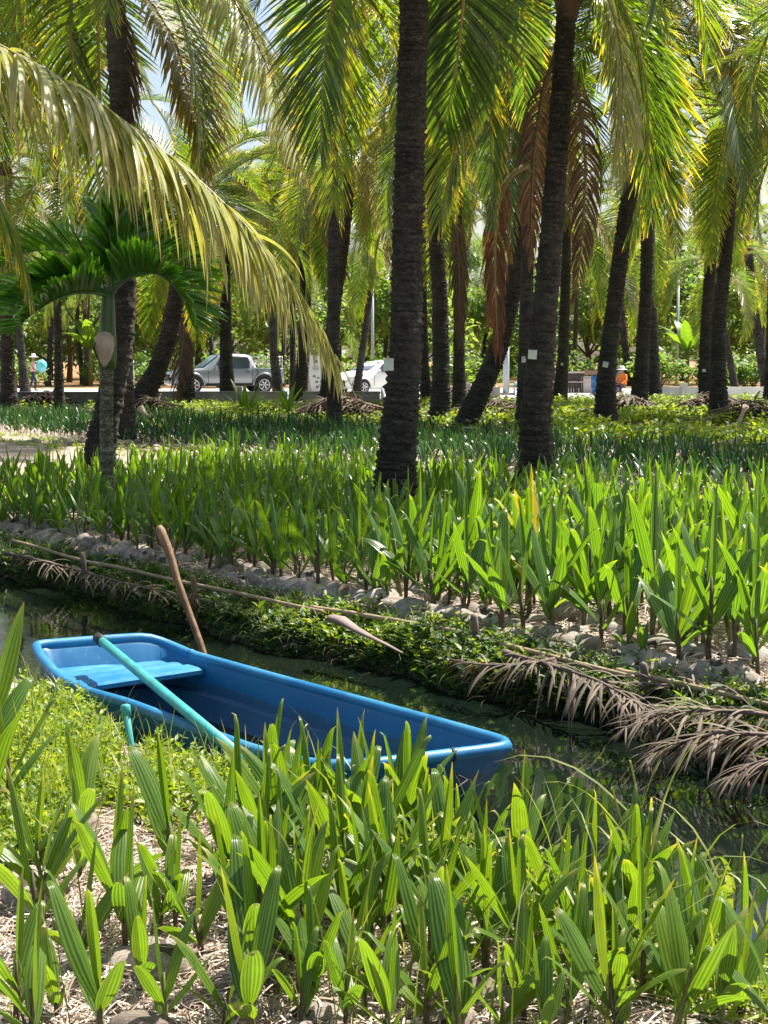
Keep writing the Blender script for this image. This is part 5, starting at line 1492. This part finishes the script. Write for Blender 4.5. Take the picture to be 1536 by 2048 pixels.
post('grey concrete post behind the sign palm', 672, 775, 600, 11)
m = None
# thin green street plate
post('thin dark post with a small crossing plate by the ringed trunk', 268, 790, 720, 2, [(-3, 62, 20, 3)])

# ------------------------------------------------------------------ roadside stall
M['plank_d'] = plain('dark_planks', (.06, .048, .04), .8, nscale=5, namt=.5); M['cloth_p'] = plain('pale_pink_cloth', (.60, .50, .48), .8, nscale=3, namt=.2)
M['barrel'] = plain('blue_barrel', (.02, .12, .34), .45); M['board'] = plain('grey_board', (.20, .18, .17), .8, nscale=3)
c = P(1103, 786); Y = c.y; k = Y / F
e = thing('stall_screen', 'dark plank screen of the roadside stall', 'screen', c)
m = MB()
for i in range(13): m.box((i * 5.2 * k, rnd.uniform(0, .05), 21 * k + rnd.uniform(-.03, .03)), (4.6 * k, .05, 42 * k))
m.build('planks', M['plank_d'], e)
m = MB(); m.box((31 * k, -.06, 41 * k), (68 * k, .05, 3 * k)); m.box((31 * k, -.06, 22 * k), (68 * k, .05, 2 * k)); m.build('rail', M['cloth_p'], e)
c = P(1168, 786); e = thing('stall_counter', 'pink draped stall counter beside the plank screen', 'stall', (c.x, c.y, 0))
m = MB(); m.box((20 * k, .4, 15 * k), (44 * k, .9, 30 * k)); m.build('draped_front', M['cloth_p'], e, bevel=.03)
m = MB(); m.box((20 * k, .4, 31 * k), (48 * k, 1.1, 2 * k)); m.build('counter_top', M['wall_grey'], e)
m = MB(); m.box((20 * k, .9, 40 * k), (46 * k, .05, 9 * k)); m.build('back_board', plain('terracotta_board', (.40, .22, .16), .8), e)
for x in (0, 40): m = MB(); m.box((x * k, .85, 22 * k), (2 * k, .08, 44 * k)); m.build('leg', M['plank_d'], e)
c = P(1195, 790); e = thing('barrel', 'blue plastic barrel in front of the draped counter', 'barrel', c)
m = MB(); m.lathe([(.22, 0), (.28, .05), (.29, .3), (.30, .32), (.29, .34), (.29, .6), (.30, .62), (.28, .8), (.24, .84)], 18); m.build('drum', M['barrel'], e, True)
m = MB(); m.lathe([(.25, .84), (.25, .87), (.05, .88)], 18); m.build('lid', M['trimblack'], e, True)
c = P(1234, 786); e = thing('notice_board', 'grey board leaning beside the stall trunk', 'board', c)
m = MB(); m.box((0, 0, 21 * k), (13 * k, .06, 40 * k)); m.build('panel', M['board'], e)
m = MB(); m.box((0, 0, 41.8 * k), (15 * k, .1, 1.5 * k)); m.build('frame', M['cloth_p'], e)
c = P(1252, 792); e = thing('low_table', 'low bench under the person in orange', 'bench', c)
m = MB(); m.box((0, 0, 4 * k), (46 * k, .8, 1.6 * k)); m.build('table_top', M['wall_grey'], e)
for x in (-20, 20): m = MB(); m.box((x * k, 0, 1.6 * k), (1.6 * k, .6, 3.2 * k)); m.build('leg', M['plank_d'], e)
c = P(1037, 790); e = thing('blue_table', 'small table with a pale blue cloth bundle near the leaning palm', 'table', c)
m = MB(); m.box((0, 0, 14 * k), (20 * k, .7, 1.4 * k)); m.build('table_top', M['post'], e)
for x in (-8, 8): m = MB(); m.box((x * k, 0, 6.6 * k), (1.2 * k, .6, 13 * k)); m.build('leg', M['post'], e)
b = link('cloth_bundle', mesh_np('cloth_bundle', [(x * .13 * (1 + rnd.uniform(-.1, .1)), y * .5, z) for x, y, z in [(.2 * v[0] * 1.4, v[1] * .2, v[2] * .12) for v in bm_v]] if False else [(v[0] * 1.7, v[1] * 1.5, v[2] * 1.5) for v in bm_v], bq, smooth=True), plain('pale_blue_cloth', (.25, .50, .58), .7), None, (c.x, c.y, 14.7 * k))
tag(b, 'pale blue cloth bundle on the small table', 'bundle')

# ------------------------------------------------------------------ people
def person(label, loc, rz, joints, edges, rad, mats, zsplit, scale=1.0):
    """skin-grown body; mats by height: list of (zmax, material index)"""
    me = bpy.data.meshes.new('body_cage'); me.from_pydata(joints, edges, [])
    o = bpy.data.objects.new('tmp', me); C.objects.link(o)
    sk = o.modifiers.new('s', 'SKIN'); su = o.modifiers.new('u', 'SUBSURF'); su.levels = 2; su.render_levels = 2
    for v, r_ in zip(me.skin_vertices[0].data, rad): v.radius = (r_, r_ * .85)
    me.skin_vertices[0].data[0].use_root = True
    dg = bpy.context.evaluated_depsgraph_get(); dg.update()
    ev = bpy.data.meshes.new_from_object(o.evaluated_get(dg)); bpy.data.objects.remove(o)
    ev.name = 'person'
    for mt in mats: ev.materials.append(mt)
    for p in ev.polygons:
        z = p.center[2]; p.use_smooth = True
        p.material_index = next((i for zm, i in zsplit(p.center) if z <= zm), 0)
    ob = link('person', ev, None, None, loc, (0, 0, rz)); ob.scale = (scale,) * 3
    return tag(ob, label, 'person')
M['skin'] = plain('skin', (.30, .17, .11), .6); M['pinkshirt'] = plain('pink_shirt', (.62, .38, .40), .8, nscale=8); M['trousers'] = plain('dark_trousers', (.03, .035, .06), .8)
M['whitehat'] = plain('white_cloth', (.78, .78, .76), .8); M['cyan'] = plain('cyan_bag', (.14, .58, .66), .5, nscale=6); M['orange'] = plain('orange_shirt', (.75, .20, .03), .8, nscale=8)
J = [(0,0,.92),(0,0,1.12),(0,.0,1.34),(.02,0,1.46),(.03,0,1.60),(.05,0,1.70), (.0,.18,1.38),(.05,.24,1.12),(.22,.20,1.00), (0,-.18,1.38),(-.05,-.24,1.14),(.12,-.22,.98), (0,.09,.86),(.14,.09,.48),(.10,.09,.06),(.24,.09,.03), (0,-.09,.86),(-.06,-.09,.48),(-.22,-.09,.08),(-.09,-.09,.03), (.30,.19,.98),(.20,-.21,.96)]
E = [(0,1),(1,2),(2,3),(3,4),(4,5),(2,6),(6,7),(7,8),(8,20),(2,9),(9,10),(10,11),(11,21),(0,12),(12,13),(13,14),(14,15),(0,16),(16,17),(17,18),(18,19)]
RD = [.15,.145,.16,.055,.105,.09,.075,.05,.035,.075,.05,.035,.10,.065,.045,.035,.10,.065,.045,.035,.03,.03]
zs_walk = lambda c: [(.95, 2), (1.44, 1 if abs(c[1]) < .21 or c[2] > 1.2 else 0), (9, 0)]
p = P(57, 783)
person('person walking in a white hat and pink shirt with a cyan bag', (p.x, p.y + 1, 0), .4, J, E, RD, [M['skin'], M['pinkshirt'], M['trousers']], zs_walk)
hat = link('sun_hat', None, None, None); bpy.data.objects.remove(hat)
po = [o for o in C.objects if o.name.startswith('person')][-1]
m = MB(); m.lathe([(.001, .13), (.08, .13), (.115, .06), (.125, .0), (.23, -.03), (.24, -.04), (.125, -.02)], 16, mat=Matrix.Translation((.04, 0, 1.68))); m.build('sun_hat', M['whitehat'], po, True)
m = MB(); fv = [(v[0] * 1.9, v[1] * 2.3, v[2] * 3.4) for v in bm_v]; m.add(fv, bq); 
tag(m.build('shoulder_bag', M['cyan'], None, True, loc=(p.x + .45, p.y + .9, .95)), 'bulging cyan bag carried on the back of the walking person', 'bag')
m = MB(); m.tube([(-.1, 0, 0), (.5, 0, .38)], .018, 6); tag(m.build('carrying_stick', M['pet'], None, True, loc=(p.x + .35, p.y + .7, .72)), 'pale stick held by the walking person', 'stick')
JS = [(0,0,.50),(.02,0,.72),(.05,0,.94),(.08,0,1.05),(.11,0,1.18),(.13,0,1.28), (.05,.17,.96),(.15,.23,.72),(.34,.16,.62), (.05,-.17,.96),(.15,-.23,.72),(.34,-.14,.62), (.04,.10,.48),(.44,.13,.50),(.48,.12,.10),(.60,.12,.06), (.04,-.10,.48),(.44,-.13,.50),(.48,-.12,.10),(.60,-.12,.06), (.41,.13,.60),(.41,-.11,.60)]
p = P(1247, 789)
person('person in an orange shirt and white hat sitting by the stall', (p.x, p.y + .2, -.13), -2.2, JS, E, RD, [M['skin'], M['orange'], M['trousers']], lambda c: [(.55, 2), (1.02, 1), (9, 0)])
po = [o for o in C.objects if o.name.startswith('person')][-1]
m = MB(); m.lathe([(.001, .13), (.08, .13), (.115, .06), (.125, .0), (.23, -.03), (.24, -.04), (.125, -.02)], 16, mat=Matrix.Translation((.12, 0, 1.25))); m.build('sun_hat', M['whitehat'], po, True)

# ------------------------------------------------------------------ trees and shrubs beyond the road
def crown_mesh(seed, rx, rz_, n, ls, asp=.5):
    g = np.random.default_rng(seed); cl = 26
    th = g.random(cl) * 6.283; ph = g.uniform(-.5, 1, cl); rr = g.uniform(.45, 1, cl)
    cc = np.stack([rx * rr * np.cos(th) * np.sqrt(np.maximum(0, 1 - ph ** 2)), rx * rr * np.sin(th) * np.sqrt(np.maximum(0, 1 - ph ** 2)), rz_ * ph * rr], -1)
    k = g.integers(0, cl, n); v = nrm(g.normal(0, 1, (n, 3))) * (g.random((n, 1)) ** .4) * g.uniform(.25, .55, cl)[k][:, None] * rx
    p = cc[k] + v * np.array([1, 1, .7])
    L = ls * g.uniform(.6, 1.3, n)
    V, Q, U, r = leaf_mass(p[:, 0], p[:, 1], p[:, 2], L, L * asp, g.uniform(-.8, .9, n), g.random(n) * 6.28, .7)
    rv = np.repeat((np.arange(cl) * .618 % 1)[k] * .7 + g.random(n) * .3, 4 * 3)
    me = mesh_np('crown', V, Q, U, rv); me.materials.append(M['tree']); return me
CR = [crown_mesh(i, 2.6, 2.3, 2600, .34) for i in range(4)]
SH = [crown_mesh(20 + i, 1.3, .9, 900, .24) for i in range(3)]
for i in range(30):
    x = (-30 + i * 2.05 + rnd.uniform(-.7, .7)) * 1.25; y = rnd.uniform(86, 116); h = rnd.uniform(2.6, 8.0)
    e = thing('broadleaf_tree', f'leafy green tree beyond the road, {ordinal(i + 1)} along from the orange bank', 'tree', (x, y, 0), 0, 'broadleaf trees beyond the road')
    m = MB(); m.tube([(0, 0, -.1), (.1, 0, h * .4), (-.1, .1, h * .8)], [.22, .17, .09], 8)
    for q in range(4): a = q * 1.7; m.tube([(0, 0, h * .45), (math.cos(a) * 1.0, math.sin(a) * 1.0, h * .7), (math.cos(a) * 1.7, math.sin(a) * 1.7, h * .95)], [.09, .06, .03], 6)
    m.build('trunk', M['sheath'], e, True)
    o = link('crown', CR[i % 4], None, e, (0, 0, h), (0, 0, rnd.random() * 6.28)); s_ = rnd.uniform(1.0, 1.6); o.scale = (s_, s_, s_ * 1.1)
for i in range(34):
    x = (-17 + i * 1.02 + rnd.uniform(-.5, .5)) * 2.4; y = rnd.uniform(81, 88)
    e = thing('roadside_shrub', f'roadside shrub behind the road, {ordinal(i + 1)} along from the orange bank', 'shrub', (x, y, 0), 0, 'shrubs behind the road')
    o = link('foliage', SH[i % 3], None, e, (0, 0, .75), (0, 0, rnd.random() * 6.28)); s_ = rnd.uniform(.6, 1.5); o.scale = (s_, s_, s_)
    m = MB()
    for q in range(4): a = q * 1.6; m.tube([(0, 0, -.1), (math.cos(a) * .3, math.sin(a) * .3, .5), (math.cos(a) * .5, math.sin(a) * .5, 1)], [.04, .03, .015], 5)
    m.build('stem', M['sheath'], e, True)
# the wood that closes the view
n = 30000; cx0 = rng.uniform(-62, 62, 420); cy0 = rng.uniform(118, 136, 420); cz0 = rng.uniform(.5, 12, 420) * (.55 + .45 * np.sin(cx0 * .31) ** 2); cr0 = rng.uniform(.8, 2.6, 420)
k = rng.integers(0, 420, n); v = nrm(rng.normal(0, 1, (n, 3))) * (rng.random((n, 1)) ** .35) * cr0[k][:, None]
L = rng.uniform(.45, 1.1, n)
V, Q, U, r = leaf_mass(cx0[k] + v[:, 0], cy0[k] + v[:, 1], np.maximum(.1, cz0[k] + v[:, 2]), L, L * .55, rng.uniform(-.8, .9, n), rng.random(n) * 6.28, .7)
rv = np.repeat((k * .618 % 1) * .7 + rng.random(n) * .3, 12)
tag(link('far_wood', mesh_np('far_wood', V, Q, U, rv), M['tree']), kind='stuff')
# banana plants
for i, (px, yb, h, lab) in enumerate([(160, 775, 4.2, 'banana plant with torn pale leaves behind the road, beside small palm'), (205, 772, 3.6, 'shorter banana plant standing behind the road'), (1395, 775, 4.0, 'banana plant beyond the white wall')]):
    p = P(px, yb); p.y += 3
    e = thing('banana_plant', lab, 'banana plant', p)
    m = MB(); m.tube([(0, 0, 0), (.03, 0, h * .35), (0, .03, h * .6)], [.14, .11, .06], 10); m.build('stem', M['stem_green'], e, True)
    for q in range(8):
        g = leaf_geo((0, 0, h * .5), q * 2.4 + i, .25 + .08 * q, 1.1, h * .62, h * .17, along=14, pleats=6, fold=.3, pl=.3)
        link('leaf', mesh_np('leaf', *g[:2], g[2], g[3]), M['banana'], e)
